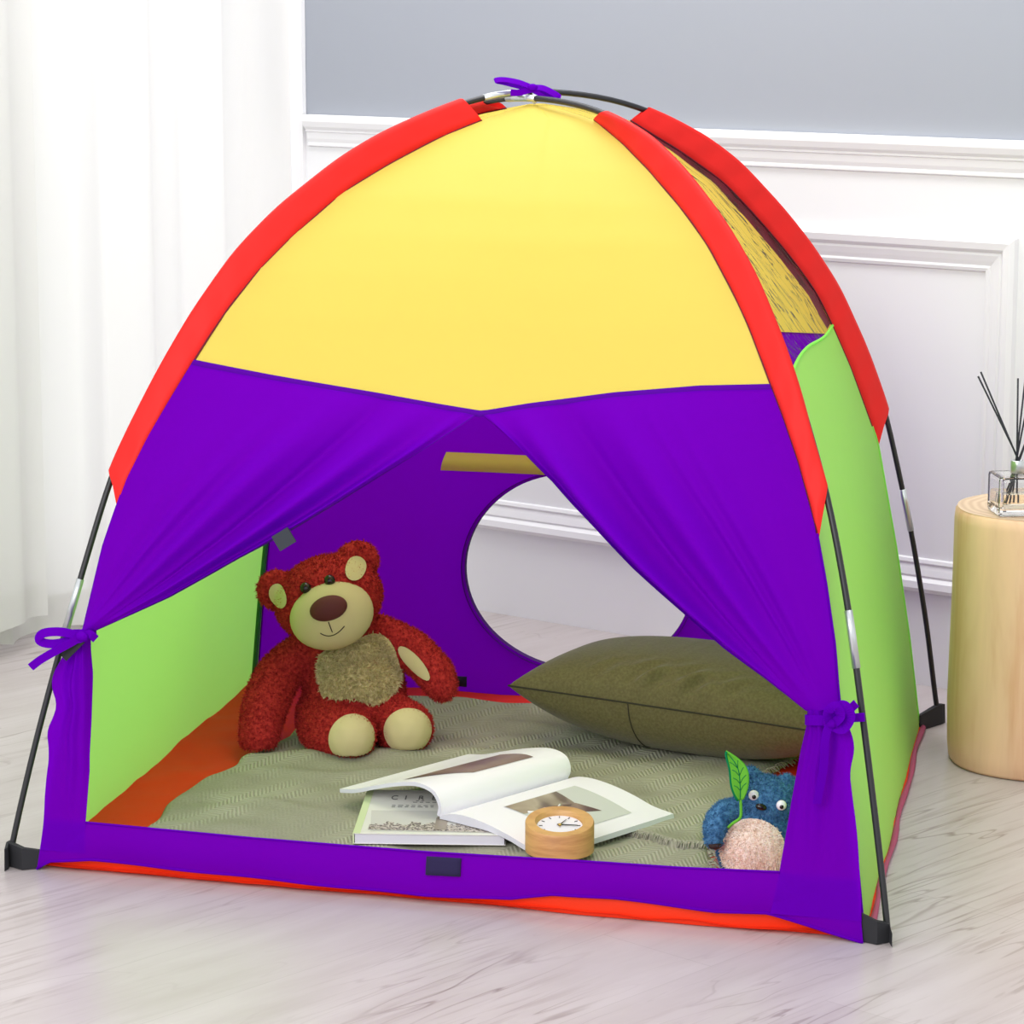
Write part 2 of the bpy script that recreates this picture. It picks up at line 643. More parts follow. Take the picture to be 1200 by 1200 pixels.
bm = bmesh.new()
extrude_profile(bm, [(0, 1.010), (0.020, 1.010), (0.024, 1.006), (0.024, 0.996), (0.020, 0.985), (0.014, 0.979), (0.014, 0.975), (0.011, 0.973), (0.009, 0.960), (0.006, 0.952), (0.008, 0.949), (0.008, 0.945), (0, 0.942)], 0.012, 5.0)
bmesh.ops.recalc_face_normals(bm, faces=bm.faces)
struct(obj('trim_1', bm, M['white_paint'], smooth=False))


def panel_moulding(name, s0, s1, z0, z1):
    bm = bmesh.new()
    prof = [(0, 0), (0.002, 0.012), (0.010, 0.019), (0.022, 0.017), (0.029, 0.009), (0.033, 0.011), (0.044, 0.008), (0.052, 0.005), (0.056, 0.008), (0.062, 0.006), (0.064, 0)]
    rows = []
    for i, d in prof:
        rows.append([bm.verts.new(room(s, d, z)) for s, z in ((s0 + i, z0 + i), (s1 - i, z0 + i), (s1 - i, z1 - i), (s0 + i, z1 - i))])
    for a, b in zip(rows, rows[1:]):
        for k in range(4):
            bm.faces.new((a[k], a[(k + 1) % 4], b[(k + 1) % 4], b[k]))
    bmesh.ops.recalc_face_normals(bm, faces=bm.faces)
    struct(obj(name, bm, M['white_paint'], smooth=False))


panel_moulding('trim_2', 0.17, 1.696, 0.176, 0.838)
panel_moulding('trim_3', 1.80, 3.40, 0.176, 0.838)
bm = bmesh.new()
wall_box(bm, -0.06, 0.002, 0, 0.012, 0, 2.6)
bmesh.ops.recalc_face_normals(bm, faces=bm.faces)
struct(obj('trim_4', bm, M['white_paint'], smooth=False))

# left wall with a window behind the curtains
bm = bmesh.new()
W0, W1, Z0, Z1 = 0.0, 1.75, 0.05, 2.35
wall_box(bm, -0.23, -0.17, -0.06, W0, 0, 2.6)
wall_box(bm, -0.23, -0.17, W1, 3.0, 0, 2.6)
wall_box(bm, -0.23, -0.17, W0, W1, 0, Z0)
wall_box(bm, -0.23, -0.17, W0, W1, Z1, 2.6)
bmesh.ops.recalc_face_normals(bm, faces=bm.faces)
struct(obj('wall_left', bm, M['wainscot'], smooth=False))
bm = bmesh.new()
for t0, t1, z0, z1 in ((W0, W0 + 0.05, Z0, Z1), (W1 - 0.05, W1, Z0, Z1), (W0, W1, Z0, Z0 + 0.05), (W0, W1, Z1 - 0.05, Z1), ((W0 + W1) / 2 - 0.03, (W0 + W1) / 2 + 0.03, Z0, Z1), (W0, W1, 1.4, 1.44)):
    wall_box(bm, -0.22, -0.18, t0, t1, z0, z1)
bmesh.ops.recalc_face_normals(bm, faces=bm.faces)
win = struct(obj('window_1', bm, M['white_paint'], smooth=False))
bm = bmesh.new()
wall_box(bm, -0.203, -0.199, W0 + 0.04, W1 - 0.04, Z0 + 0.04, Z1 - 0.04)
bmesh.ops.recalc_face_normals(bm, faces=bm.faces)
obj('window_pane', bm, M['pane'], win, smooth=False)


def curtain(name, s_off, t0, t1, zb, folds, amp, seed):
    rnd = random.Random(seed)
    ph = [rnd.uniform(0, 6) for _ in range(4)]
    bm = bmesh.new()

    def f(u, v):
        t = t0 + (t1 - t0) * u
        z = zb + (2.45 - zb) * v
        x = u * folds
        d = amp * (sin(2 * pi * x + ph[0]) + 0.45 * sin(2 * pi * x * 1.7 + ph[1] + v) + 0.3 * sin(2 * pi * x * 0.43 + ph[2]))
        d *= 1.0 + 0.35 * (1 - v)
        return room(s_off + d, t + 0.008 * sin(4 * pi * x + ph[3]), z + (0.004 * sin(2 * pi * x) if v == 0 else 0))
    grid(bm, f, 160, 14)
    # stitched hem
    grid(bm, lambda u, v: f(u, v * 0.03) + WD * 0.0016, 160, 1)
    return obj(name, bm, M['curtain'])


tag(curtain('sheer_curtain', -0.045, 0.02, 1.9, 0.012, 9, 0.013, 3), 'wide white sheer curtain reaching the floor, left of the grey wall', 'curtain')
tag(curtain('sheer_curtain', 0.03, 0.785, 2.1, 0.062, 6, 0.012, 5), 'shorter white sheer curtain at the far left edge, hem above the floor', 'curtain')

# ================================================================== TENT
AX = V((-0.01, 0.03, 0))
CORN = dict(FL=V((-.618, -.543, 0)), FR=V((.600, -.636, 0)), BR=V((.603, .519, 0)), BL=V((-.635, .648, 0)))
BASE = dict(FL=V((-.668, -.536, 0)), FR=V((.632, -.630, 0)), BR=V((.633, .573, 0)), BL=V((-.682, .690, 0)))
GEN = [(0, 1.0), (.17, .965), (.33, .925), (.47, .882), (.555, .853), (.64, .80), (.735, .74), (.83, .655), (.915, .56), (.96, .475), (1.012, .385), (1.05, .285), (1.075, .185), (1.092, .06), (1.098, .012)]
PROF = dict(
    FL=[(0, 1), (.17, .96), (.33, .91), (.47, .862), (.52, .838), (.57, .811), (.63, .768), (.678, .728), (.735, .679), (.801, .619), (.863, .548), (.912, .477), (.942, .426), (.970, .381), (1.012, .283), (1.052, .181), (1.075, .104), (1.092, .04), (1.098, .012)],
    FR=[(0, 1), (.17, .965), (.335, .923), (.397, .912), (.482, .886), (.558, .857), (.635, .814), (.693, .773), (.736, .739), (.810, .681), (.843, .650), (.917, .568), (.967, .489), (1.013, .398), (1.05, .302), (1.08, .198), (1.092, .08), (1.098, .012)],
    BR=[(0, 1), (.17, .965), (.321, .927), (.514, .870), (.539, .857), (.647, .796), (.722, .746), (.778, .705), (.847, .629), (.909, .55), (.967, .47), (1.018, .363), (1.069, .227), (1.09, .1), (1.098, .012)],
    BL=GEN)
POLE = [(0, 1), (.02, .995), (.15, .965), (.346, .905), (.44, .872), (.56, .815), (.65, .765), (.738, .700), (.83, .615), (.912, .520), (.97, .435), (1.015, .352), (1.05, .288), (1.075, .235), (1.095, .155), (1.106, .090), (1.112, .04), (1.114, 0)]
POLE_FR = [(0, 1), (.02, .993), (.15, .965), (.434, .893), (.52, .862), (.584, .838), (.628, .816), (.729, .762), (.815, .700), (.868, .653), (.919, .598), (.96, .545), (1.01, .466), (1.053, .382), (1.079, .300), (1.091, .225), (1.098, .13), (1.102, .05), (1.103, 0)]


def seam(k, z):
    e = max(0, min(1, (z - 0.98) / 0.118))
    return AX + (CORN[k] - AX) * interp(z, PROF[k]) + V((0.026 * e * e, 0, z))


def panel(a, b, u, z, bul=0.0):
    p = seam(a, z) * (1 - u) + seam(b, z) * u
    d = CORN[b] - CORN[a]
    return p + V((d.y, -d.x, 0)).normalized() * bul * 4 * u * (1 - u)


POLE_BR = [(0, 1), (.019, .994), (.18, .962), (.347, .917), (.567, .843), (.668, .789), (.777, .717), (.851, .648), (.913, .578), (.991, .477), (1.034, .398), (1.067, .315), (1.092, .235), (1.106, .150), (1.113, .07), (1.115, 0)]
POLE_FL = [(0, 1), (.017, .997), (.18, .945), (.348, .884), (.574, .794), (.637, .755), (.712, .705), (.795, .640), (.880, .560), (.943, .478), (1.014, .357), (1.050, .275), (1.078, .190), (1.099, .115), (1.111, .052), (1.115, 0)]
POLE_FR = [(0, 1), (.018, .998), (.20, .955), (.437, .894), (.586, .841), (.629, .817), (.731, .761), (.795, .716), (.869, .655), (.919, .600), (.960, .545), (1.011, .466), (1.054, .380), (1.079, .300), (1.094, .222), (1.102, .14), (1.1045, .06), (1.105, 0)]


def pole_curve(k):
    tab = {'FR': POLE_FR, 'BR': POLE_BR, 'FL': POLE_FL}.get(k, POLE)
    dz = 0.0
    if k == 'BL':
        tab = [(z * 1.105 / 1.114, f) for z, f in POLE]
    pts = [AX + (BASE[k] - AX) * f + V((0, 0, z + 0.003)) for z, f in tab]
    return pts


tent = empty('play_tent', (0, 0, 0))
tag(tent, 'dome play tent of yellow, purple, green and red cloth standing on the wooden floor', 'tent')


def resample(pts, n):
    L = [0]
    for a, b in zip(pts, pts[1:]):
        L.append(L[-1] + (b - a).length)
    out = []
    for i in range(n + 1):
        x = L[-1] * i / n
        for k in range(len(pts) - 1):
            if x <= L[k + 1] + 1e-9:
                t = (x - L[k]) / max(1e-9, L[k + 1] - L[k])
                out.append(pts[k].lerp(pts[k + 1], t))
                break
    return out


def smooth_pts(pts, it=4):
    for _ in range(it):
        pts = [pts[0]] + [(pts[i - 1] + pts[i] * 2 + pts[i + 1]) / 4 for i in range(1, len(pts) - 1)] + [pts[-1]]
    return pts


# poles
for a, b in (('FL', 'BR'), ('FR', 'BL')):
    pts = pole_curve(a)[:-1] + pole_curve(b)[::-1]
    pts = smooth_pts(resample(pts, 120), 6)
    bm = bmesh.new()
    tube(bm, pts, 0.0046, 10)
    po = obj('pole', bm, M['black'], tent)
    for k, half in ((a, pts), (b, pts[::-1])):
        lo, hi = (0.352, 0.402) if k == 'FL' else ((0.372, 0.436) if k == 'FR' else (0.356, 0.414))
        seg = [p for p in half[:60] if lo - 0.02 <= p.z <= hi + 0.02]
        bm = bmesh.new()
        tube(bm, [seg[0], (seg[0] + seg[-1]) / 2 + (seg[len(seg) // 2] - (seg[0] + seg[-1]) / 2), seg[-1]], 0.0058, 12)
        obj('ferrule', bm, M['steel'], po)
    mid = len(pts) // 2
    bm = bmesh.new()
    tube(bm, pts[mid - 3:mid + 1] if a == 'FL' else pts[mid - 1:mid + 3], 0.0056, 12)
    obj('ferrule', bm, M['steel'], po)

# feet: black webbing pockets between the cloth corner and the pole
for k in ('FL', 'FR', 'BR', 'BL'):
    c, b = CORN[k], BASE[k]
    out = (b - c).normalized()
    e = b + out * 0.012
    if k == 'FR':
        e = b + V((0.006, -0.022, 0))
    if k == 'FL':
        e = b + V((0.008, -0.030, 0))
    s = out.cross(V((0, 0, 1)))
    bm = bmesh.new()
    i0 = c - out * 0.004
    h0, h1 = 0.034, 0.046
    vv = []
    for p, h, wd in ((i0, 0.028 if k != 'FR' else 0.040, 0.004), (i0.lerp(e, 0.5), 0.033, 0.006), (b, 0.036 if k != 'FR' else 0.026, 0.0075), (e, 0.034 if k != 'FR' else 0.020, 0.006)):
        vv.append([bm.verts.new(p + s * wd + V((0, 0, 0.001))), bm.verts.new(p + s * wd * 0.7 + V((0, 0, h))), bm.verts.new(p - s * wd * 0.7 + V((0, 0, h))), bm.verts.new(p - s * wd + V((0, 0, 0.001)))])
    for x, y in zip(vv, vv[1:]):
        for j in range(4):
            bm.faces.new((x[j], x[(j + 1) % 4], y[(j + 1) % 4], y[j]))
    bm.faces.new(vv[0][::-1])
    bm.faces.new(vv[-1])
    bmesh.ops.recalc_face_normals(bm, faces=bm.faces)
    obj('pole_foot', bm, M['black_cloth'], tent, smooth=False)

# red pole sleeves
SL = dict(FL=(.535, .570, .104, .110), FR=(.545, .590, .195, .240), BR=(.525, .560, .225, .260), BL=(.53, .57, .085, .09))
for k in SL:
    zs, zp, fs, fp = SL[k]
    sp = []
    N = 70
    for i in range(401):
        z = zs + (1.098 - zs) * i / 400
        if interp(z, PROF[k]) >= fs:
            sp.append(seam(k, z))
    pc = smooth_pts(resample(pole_curve(k), 120), 3)
    tabf = [((p - AX).xy.length) / (BASE[k] - AX).length for p in pc]
    pp = [p for p, f in zip(pc, tabf) if p.z >= zp and f >= fp]
    sp = smooth_pts(resample(sp, N), 8)
    pp = smooth_pts(resample(pp, N), 4)
    side = (BASE[k] - AX).cross(V((0, 0, 1))).normalized()
    bm = bmesh.new()
    rows = []
    for i in range(N + 1):
        a, b = sp[i], pp[i]
        out = (b - a).normalized()
        gap = max(0.006, (b - a).length)
        nrm = out.cross((sp[min(N, i + 1)] - sp[max(0, i - 1)]).normalized()).normalized()
        if nrm.dot(side) < 0:
            nrm = -nrm
        w_ = 0.0035 + 0.0012 * sin(i * 1.1)
        row = []
        sec = ((-0.001, 0.0006), (0.3 * gap, w_), (0.62 * gap, w_ * 1.2), (gap - 0.002, 0.0072), (gap + 0.005, 0.0060), (gap + 0.0085, 0.0))
        for q, t in sec:
            row.append(bm.verts.new(a + out * q + nrm * t))
        for q, t in sec[-2::-1]:
            row.append(bm.verts.new(a + out * q - nrm * t))
        rows.append(row)
    m_ = len(rows[0])
    for x, y in zip(rows, rows[1:]):
        for j in range(m_):
            bm.faces.new((x[j], x[(j + 1) % m_], y[(j + 1) % m_], y[j]))
    # slanting cut at the lower end
    for j, v in enumerate(rows[0]):
        q = min(j, 11 - j) / 5.5
        v.co.z -= 0.030 * max(0, 1 - q * 1.6) ** 1.0
    obj('pole_sleeve', bm, M['red'], tent)
    # dark stitched seam between sleeve and panels
    bm = bmesh.new()
    tube(bm, [p for p in sp], 0.0016, 6)
    obj('seam_piping', bm, M['maroon'], tent)

# purple binding down the lower corner seams
for k in CORN:
    bm = bmesh.new()
    tube(bm, [seam(k, 0.004 + 0.54 * i / 30) for i in range(31)], 0.0026, 6)
    obj('corner_binding', bm, M['green'] if k == 'BR' else M['purple'], tent)

# front yellow panel
BND = [(0, .735), (.158, .720), (.346, .704), (.464, .692), (.528, .686), (.604, .699), (.743, .718), (.885, .731), (1, .736)]
BUL = 0.02


def front(u, z, off=0.0):
    p = panel('FL', 'FR', u, z, BUL * interp(z, [(0, 0), (.3, .3), (.7, 1), (1.1, .6)]))
    d = CORN['FR'] - CORN['FL']
    return p + V((d.y, -d.x, 0)).normalized() * off


bm = bmesh.new()


def fy(u, v):
    zb = interp(u, BND)
    z = zb + (1.097 - zb) * v
    return front(u, z, 0.004 * exp(-((u - 0.62) / 0.03) ** 2) * (v * 1.2) + 0.0025 * noise.noise(V((u * 5, z * 6, 0))))


grid(bm, fy, 60, 50)
obj('front_panel', bm, M['yellow'], tent)

# purple hem band under the yellow panel
bm = bmesh.new()
grid(bm, lambda u, v: front(u, interp(u, BND) + 0.001 - 0.009 * v, 0.003 + 0.0015 * (v > 0 and v < 1)), 80, 3)
obj('hem_band', bm, M['hem'], tent)

# door flaps
FN = V((CORN['FR'].y - CORN['FL'].y, -(CORN['FR'].x - CORN['FL'].x), 0)).normalized()
OPEN_L = [(.522, .682), (.391, .595), (.272, .511), (.204, .467), (.115, .406), (.015, .348)]
OPEN_R = [(.529, .682), (.579, .654), (.645, .602), (.704, .542), (.755, .488), (.813, .434), (.864, .385), (.915, .345), (.957, .308)]


def flap(side):
    L = side == 'L'
    op = OPEN_L if L else OPEN_R
    opx = [p[0] for p in op]
    RID = [(.22, .07, .45), (.42, .05, .55), (.60, .075, 1.0), (.72, .022, -.35), (.80, .05, .9), (.905, .022, .6)] if L else [(.16, .07, .4), (.33, .06, .8), (.46, .03, .45), (.60, .08, 1.1), (.735, .025, -.3), (.83, .055, 1.0), (.93, .02, .35)]
    zt = 0.352 if L else 0.318

    def f(s, t):
        # s: 0 at the corner seam, 1 at the free edge; t: 0 at the top hem, 1 at the tie
        if L:
            u0 = 0.525 * s
        else:
            u0 = 1 - (1 - 0.527) * s
        z0 = interp(u0, BND) - 0.004
        # corner side follows the seam
        zs = z0 + (zt - z0) * t
        us = 0.0 if L else 1.0
        # free edge follows the photographed curve
        x = t * (len(op) - 1)
        k = min(int(x), len(op) - 2)
        ue = op[k][0] + (op[k + 1][0] - op[k][0]) * (x - k)
        ze = op[k][1] + (op[k + 1][1] - op[k][1]) * (x - k)
        ku = (0.008 * s if L else 1 - 0.040 * s)
        kz = zt - (0.006 * s if L else 0.012 * s)
        ul = u0 + (ku - u0) * t
        zl = z0 + (kz - z0) * t
        w0 = max(0, 1 - s * 3) ** 2
        w1 = s ** 6
        u = ul * (1 - w0 - w1) + us * w0 + ue * w1
        z = zl * (1 - w0 - w1) + zs * w0 + ze * w1
        env = sin(pi * min(1, t * 1.05) ** 0.8) * min(1, s * 4) * (0.35 + 0.65 * s)
        rid = 0.0
        for c_, wd, am in RID:
            cc = c_ + 0.05 * sin(2.2 * t + 7 * c_)
            rid += am * exp(-((s - cc) / (wd * (1.15 - 0.35 * t))) ** 2)
        off = 0.046 * env * rid * (1 - 0.35 * t) + 0.014 * t * sin(pi * s) + 0.004
        off += 0.006 * noise.noise(V((s * 4, t * 2.5, 9.0))) * env
        return front(u, z, off)
    bm = bmesh.new()
    grid(bm, f, 96, 60)
    # stitched hem on the free edge
    bh = bmesh.new()
    grid(bh, lambda u, v: f(0.968 + 0.034 * u, v) + FN * 0.0022, 3, 60)
    # lower part, from the tie down to the sill
    if L:
        OUT = [(.02, .001), (.075, .000), (.097, -.003), (.140, -.006), (.172, -.006), (.209, -.020), (.235, -.006), (.276, -.030), (.310, -.018), (.345, -.010)]
        INN = [(.02, .062), (.075, .055), (.150, .049), (.22, .038), (.287, .026), (.320, .016), (.345, .010)]
    else:
        OUT = [(.02, 1.0), (.075, 1.003), (.141, 1.005), (.200, 1.004), (.236, 1.004), (.265, 1.017), (.285, 1.010), (.312, 1.004)]
        INN = [(.02, .895), (.075, .908), (.100, .913), (.180, .929), (.251, .946), (.285, .956), (.312, .960)]
    zt2 = OUT[-1][0]

    def g(s, t):
        z = zt2 + (0.03 - zt2) * t
        a = sum(interp(z + 0.008 * k, OUT) for k in (-2, -1, 0, 1, 2)) / 5
        b = interp(z, INN)
        u = a + (b - a) * s
        e = sin(pi * (1 - t) ** 0.6) if t > 0 else 0
        off = 0.011 * (0.7 * sin(2 * pi * (1.5 * s + 0.1 + 0.25 * t)) + 0.4 * sin(2 * pi * (3.1 * s ** 1.3 + 0.6))) * max(0, 1 - 1.15 * t) ** 0.9 + 0.012 * sin(pi * s) * (1 - t) + 0.005 + 0.006 * t
        return front(u, z, off)
    grid(bm, g, 40, 40)
    fo = obj('door_flap', bm, M['purple'], tent)
    obj('flap_hem', bh, M['hem'], fo)
    return fo


flL = flap('L')
flR = flap('R')

# door sill: purple strip along the floor, its lower edge lifting
SILL_B = [(0, .001), (.014, .014), (.069, .022), (.168, .019), (.277, .017), (.384, .014), (.489, .013), (.592, .018), (.643, .030), (.714, .032), (.834, .026), (.893, .029), (.941, .017), (1, .001)]
SILL_T = [(0, .076), (.054, .075), (.273, .073), (.487, .074), (.695, .080), (.796, .082), (.911, .087), (1, .085)]


def sill(u, v, off=0):
    a, b = interp(u, SILL_B), interp(u, SILL_T)
    z = a + (b - a) * v
    ed = min(1, max(0, min((u - 0.0) / 0.10, (1 - u) / 0.13)))
    return front(u, z, off + 0.0085 + 0.004 * ed * sin(pi * v) * (1 + 0.4 * sin(9 * u)) + 0.002 * sin(40 * u) * (1 - v))


bm = bmesh.new()
grid(bm, sill, 120, 10)
tube(bm, [sill(i / 120, 0) for i in range(121)], 0.0022, 6)
tube(bm, [sill(.054 + .857 * i / 120, 1) for i in range(121)], 0.0018, 6)
sl = obj('door_sill', bm, M['purple'], tent)
bm = bmesh.new()
grid(bm, lambda u, v: sill(.491 + .042 * u, 0.50 + 0.42 * v, 0.003), 6, 4)
solid(obj('velcro_patch', bm, M['velcro'], sl), 0.003)

# velcro tabs on the flap edges
bm = bmesh.new()
p0 = front(.272, .505, 0.034)
ex = (front(.30, .534, 0) - front(.24, .490, 0)).normalized()
ey = FN.cross(ex).normalized()
for i, j in ((-1, -1), (1, -1), (1, 1), (-1, 1)):
    bm.verts.new(p0 + ex * 0.0135 * i + ey * 0.012 * j - V((0, 0, 0.001)))
bm.verts.ensure_lookup_table()
bm.faces.new(bm.verts)
solid(obj('velcro_tab', bm, M['grey_velcro'], flL, smooth=False), 0.004)
bm = bmesh.new()
p0 = front(.002, .334, 0.030)
vv = [p0 + V((-0.020, 0, -0.016)), p0 + V((-0.012, 0, -0.024)), p0 + V((0.016, 0, 0.004)), p0 + V((0.012, 0, 0.012)), p0 + V((-0.012, 0, 0.002))]
bm.faces.new([bm.verts.new(v) for v in vv])
solid(obj('velcro_tab', bm, M['black_cloth'], flL, smooth=False), 0.004)

# ties
RV = V((0.98, 0.198, 0))     # sideways
UP = V((0, 0, 1))
TV = V((0.2, -0.97, 0.1))    # towards the door side


def tie(parent, c, w_, loops, tails):
    bm = bmesh.new()
    ring = []
    for i in range(25):
        a = 2 * pi * i / 24
        ring.append(c + RV * w_ * cos(a) + TV * 0.026 * sin(a) + UP * 0.003 * sin(a))
    ribbon(bm, ring, 0.014, lambda t: RV * cos(2 * pi * t) + TV * sin(2 * pi * t))
    for l in loops:
        ribbon(bm, spline([c + TV * 0.028 + RV * x + UP * z + TV * y for x, y, z in l], 28), 0.013, lambda t: TV + UP * 0.3 + RV * 0.3 * sin(6 * t))
    for l in tails:
        ribbon(bm, spline([c + TV * 0.028 + RV * x + UP * z + TV * y for x, y, z in l], 18), 0.012, TV + RV * 0.3)
    bmesh.ops.create_uvsphere(bm, u_segments=12, v_segments=8, radius=1, matrix=Matrix.Translation(c + TV * 0.03) @ Matrix.Diagonal((0.011, 0.009, 0.008, 1)))
    obj('tie_ribbon', bm, M['purple'], parent, smooth=False)


tie(flL, front(.004, .344, 0.002), 0.016,
    [[(0, 0, 0), (-0.03, 0.01, 0.008), (-0.055, 0.012, 0.006), (-0.060, 0.012, -0.005), (-0.04, 0.008, -0.010), (0, 0.004, -0.002)]],
    [[(0, 0.004, 0), (-0.03, 0.012, -0.016), (-0.058, 0.016, -0.032), (-0.074, 0.016, -0.044)],
     [(0, 0.0, 0), (0.012, 0.006, 0.004), (0.020, 0.002, -0.004)]])
tie(flR, front(.984, .296, 0.002), 0.031,
    [[(0.0, 0, 0), (0.006, 0.010, 0.022), (0.018, 0.012, 0.026), (0.026, 0.010, 0.010), (0.016, 0.006, -0.008), (0.0, 0.004, -0.002)],
     [(0.0, 0.004, 0.0), (-0.006, 0.014, 0.015), (0.004, 0.018, 0.026), (0.012, 0.014, 0.012), (0.004, 0.006, 0)]],
    [[(0.0, 0.004, 0.004), (-0.008, 0.014, -0.02), (-0.010, 0.016, -0.06), (-0.018, 0.016, -0.11)],
     [(0.006, 0.004, 0.0), (0.022, -0.012, 0.004), (0.048, -0.014, 0.006)],
     [(0.006, 0.004, 0.0), (0.020, -0.004, 0.012), (0.036, -0.010, 0.026)]])

# side panels (green) and netting above them
for a, b, nm in (('FR', 'BR', 'R'), ('BL', 'FL', 'L')):
    bm = bmesh.new()

    def fg(u, v, a=a, b=b):
        top = 0.720 + 0.006 * sin(pi * u) - 0.004 * sin(3 * pi * u)
        bot = 0.001
        z = bot + (top - bot) * v
        return panel(a, b, u, z, -0.012 * sin(pi * v) + 0.004 * noise.noise(V((u * 4, v * 5, 4))))
    grid(bm, fg, 40, 40)
    # double hem at the top
    tube(bm, [fg(i / 40, 1) for i in range(41)], 0.0026, 6)
    sp_ = obj('side_panel', bm, M['green'], tent)
    bm = bmesh.new()

    def fm(u, v, a=a, b=b):
        z0 = 0.723 + 0.006 * sin(pi * u) - 0.004 * sin(3 * pi * u)
        z = z0 + (1.097 - z0) * v
        x = 0.006 * noise.noise(V((u * 12, z * 4, 1.0))) * sin(pi * u) * v * (1 - v) * 3
        return panel(a, b, u, z, -0.03 * sin(pi * v) ** 0.8) + V((x * 1.5, 0, 0))
    grid(bm, fm, 40, 40)
    mw = obj('mesh_window', bm, M['mesh'], tent)
    uvl = mw.data.uv_layers.new(name='uv')
    for lp_ in mw.data.loops:
        i_ = lp_.vertex_index
        uvl.data[lp_.index].uv = ((i_ % 41) / 40, (i_ // 41) / 40)
    # maroon seam allowance inside the rear seam
    bm = bmesh.new()
    s0, s1 = (0.925, 1.0) if nm == 'R' else (0.0, 0.06)
    grid(bm, lambda u, v: fm(s0 + (s1 - s0) * u, 0.98 * v) - V((0.002, 0, 0)), 3, 40)
    obj('seam_allowance', bm, M['maroon'], tent)
# side door zip hem on the left panel
bm = bmesh.new()
ribbon(bm, [panel('BL', 'FL', 0.035, z, 0) + V((0.006, -0.004, 0)) for z in [0.02 + 0.03 * i for i in range(22)]], 0.016, (1, -0.3, 0))
obj('panel_binding', bm, cloth('green_binding', (0.05, 0.36, 0.05, 1), 0.3), tent)

# back panel: yellow top, purple below with a round tunnel opening
bm = bmesh.new()
grid(bm, lambda u, v: panel('BR', 'BL', u, 0.703 + (1.097 - 0.703) * v, 0.015), 40, 40)
obj('back_panel', bm, M['yellow'], tent)
HC, HU, HZ = (.500, .245), .178, .184
bm = bmesh.new()
NR = 96
rings = []
for q in range(9):
    ring = []
    for k in range(NR):
        a = 2 * pi * k / NR
        du, dz = cos(a), sin(a)
        hu, hz = HC[0] + HU * du, HC[1] + HZ * dz
        # ray to the border rectangle
        ts = []
        if abs(du) > 1e-9:
            ts += [((0 if du < 0 else 1) - HC[0]) / (HU * du)]
        if abs(dz) > 1e-9:
            ts += [((0.001 if dz < 0 else 0.705) - HC[1]) / (HZ * dz)]
        t = min(x for x in ts if x > 0)
        x = 1 + (t - 1) * (q / 8) ** 1.3
        ring.append(bm.verts.new(panel('BL', 'BR', HC[0] + HU * du * x, HC[1] + HZ * dz * x, -0.012)))
    rings.append(ring)
for x, y in zip(rings, rings[1:]):
    for k in range(NR):
        bm.faces.new((x[k], x[(k + 1) % NR], y[(k + 1) % NR], y[k]))
# fill the four corners of the border
cv = [bm.verts.new(panel('BL', 'BR', u, z, -0.012)) for u, z in ((1, .705), (0, .705), (0, .001), (1, .001))]
angs = [math.atan2((z - HC[1]) / HZ, (u - HC[0]) / HU) % (2 * pi) for u, z in ((1, .705), (0, .705), (0, .001), (1, .001))]
for c_, a in zip(cv, angs):
    k = int(a / (2 * pi) * NR)
    bm.faces.new((rings[-1][k], rings[-1][(k + 1) % NR], c_))
bmesh.ops.recalc_face_normals(bm, faces=bm.faces)
bw = obj('back_wall', bm, M['purple'], tent)
bm = bmesh.new()


def hoop(u, v):
    a = 2 * pi * u
    p = panel('BL', 'BR', HC[0] + HU * (1.03 - 0.035 * v) * cos(a), HC[1] + HZ * (1.03 - 0.035 * v) * sin(a), -0.012)
    return p + V((0.0, -0.002 + 0.016 * v, 0))


grid(bm, hoop, 96, 2, closed_u=True)
obj('tunnel_hem', bm, M['dark_purple'], bw)
bm = bmesh.new()


def strap(u, v):
    p = panel('BL', 'BR', .280 + .40 * u + 0.008 * v, .4265 + 0.004 * u * (1 - u) + .0345 * v, -0.012)
    return p + V((0.0, -0.012 - 0.010 * sin(pi * v), 0))


grid(bm, strap, 20, 8)
obj('tunnel_strap', bm, M['yellow'], bw)
bm = bmesh.new()
grid(bm, lambda u, v: panel('BL', 'BR', .309 + .020 * u, .016 + .019 * v, -0.012) + V((0, -0.003, 0)), 2, 2)
solid(obj('velcro_patch', bm, M['velcro'], bw), 0.003)
# dark toggle at the top of the opening
bm = bmesh.new()
box(bm, panel('BL', 'BR', .470, .4185, -0.012), (0.012, 0.008, 0.008), bevel=0.002)
obj('toggle', bm, M['maroon'], bw)

# red ground sheet with a drooping front lip
bm = bmesh.new()


def gs(u, v):
    a = CORN['FL'].lerp(CORN['FR'], u)
    b = CORN['BL'].lerp(CORN['BR'], u)
    p = a.lerp(b, v)
    c_ = V((-0.01, 0.0, 0))
    p = c_ + (p - c_) * V((1.006, 1.0, 1)).x
    z = 0.007 + 0.004 * noise.noise(V((p.x * 7, p.y * 7, 0))) + 0.003 * noise.noise(V((p.x * 18, p.y * 18, 3)))
    return V((p.x, p.y, z))


grid(bm, gs, 60, 60)
NL = 120


def lip(u, v):
    a = sill(u, 0.25)
    a = a - FN * 0.012
    b = V((a.x, a.y, 0.0)) + FN * (-0.004 + 0.012 * sin(pi * u) * max(0, sin(7.5 * u - 4.2)))
    p = a.lerp(b, v)
    p += FN * 0.004 * sin(pi * v) * sin(pi * u)
    p.z = max(p.z, 0.0015) if v > 0 else p.z
    return p


grid(bm, lip, NL, 8)
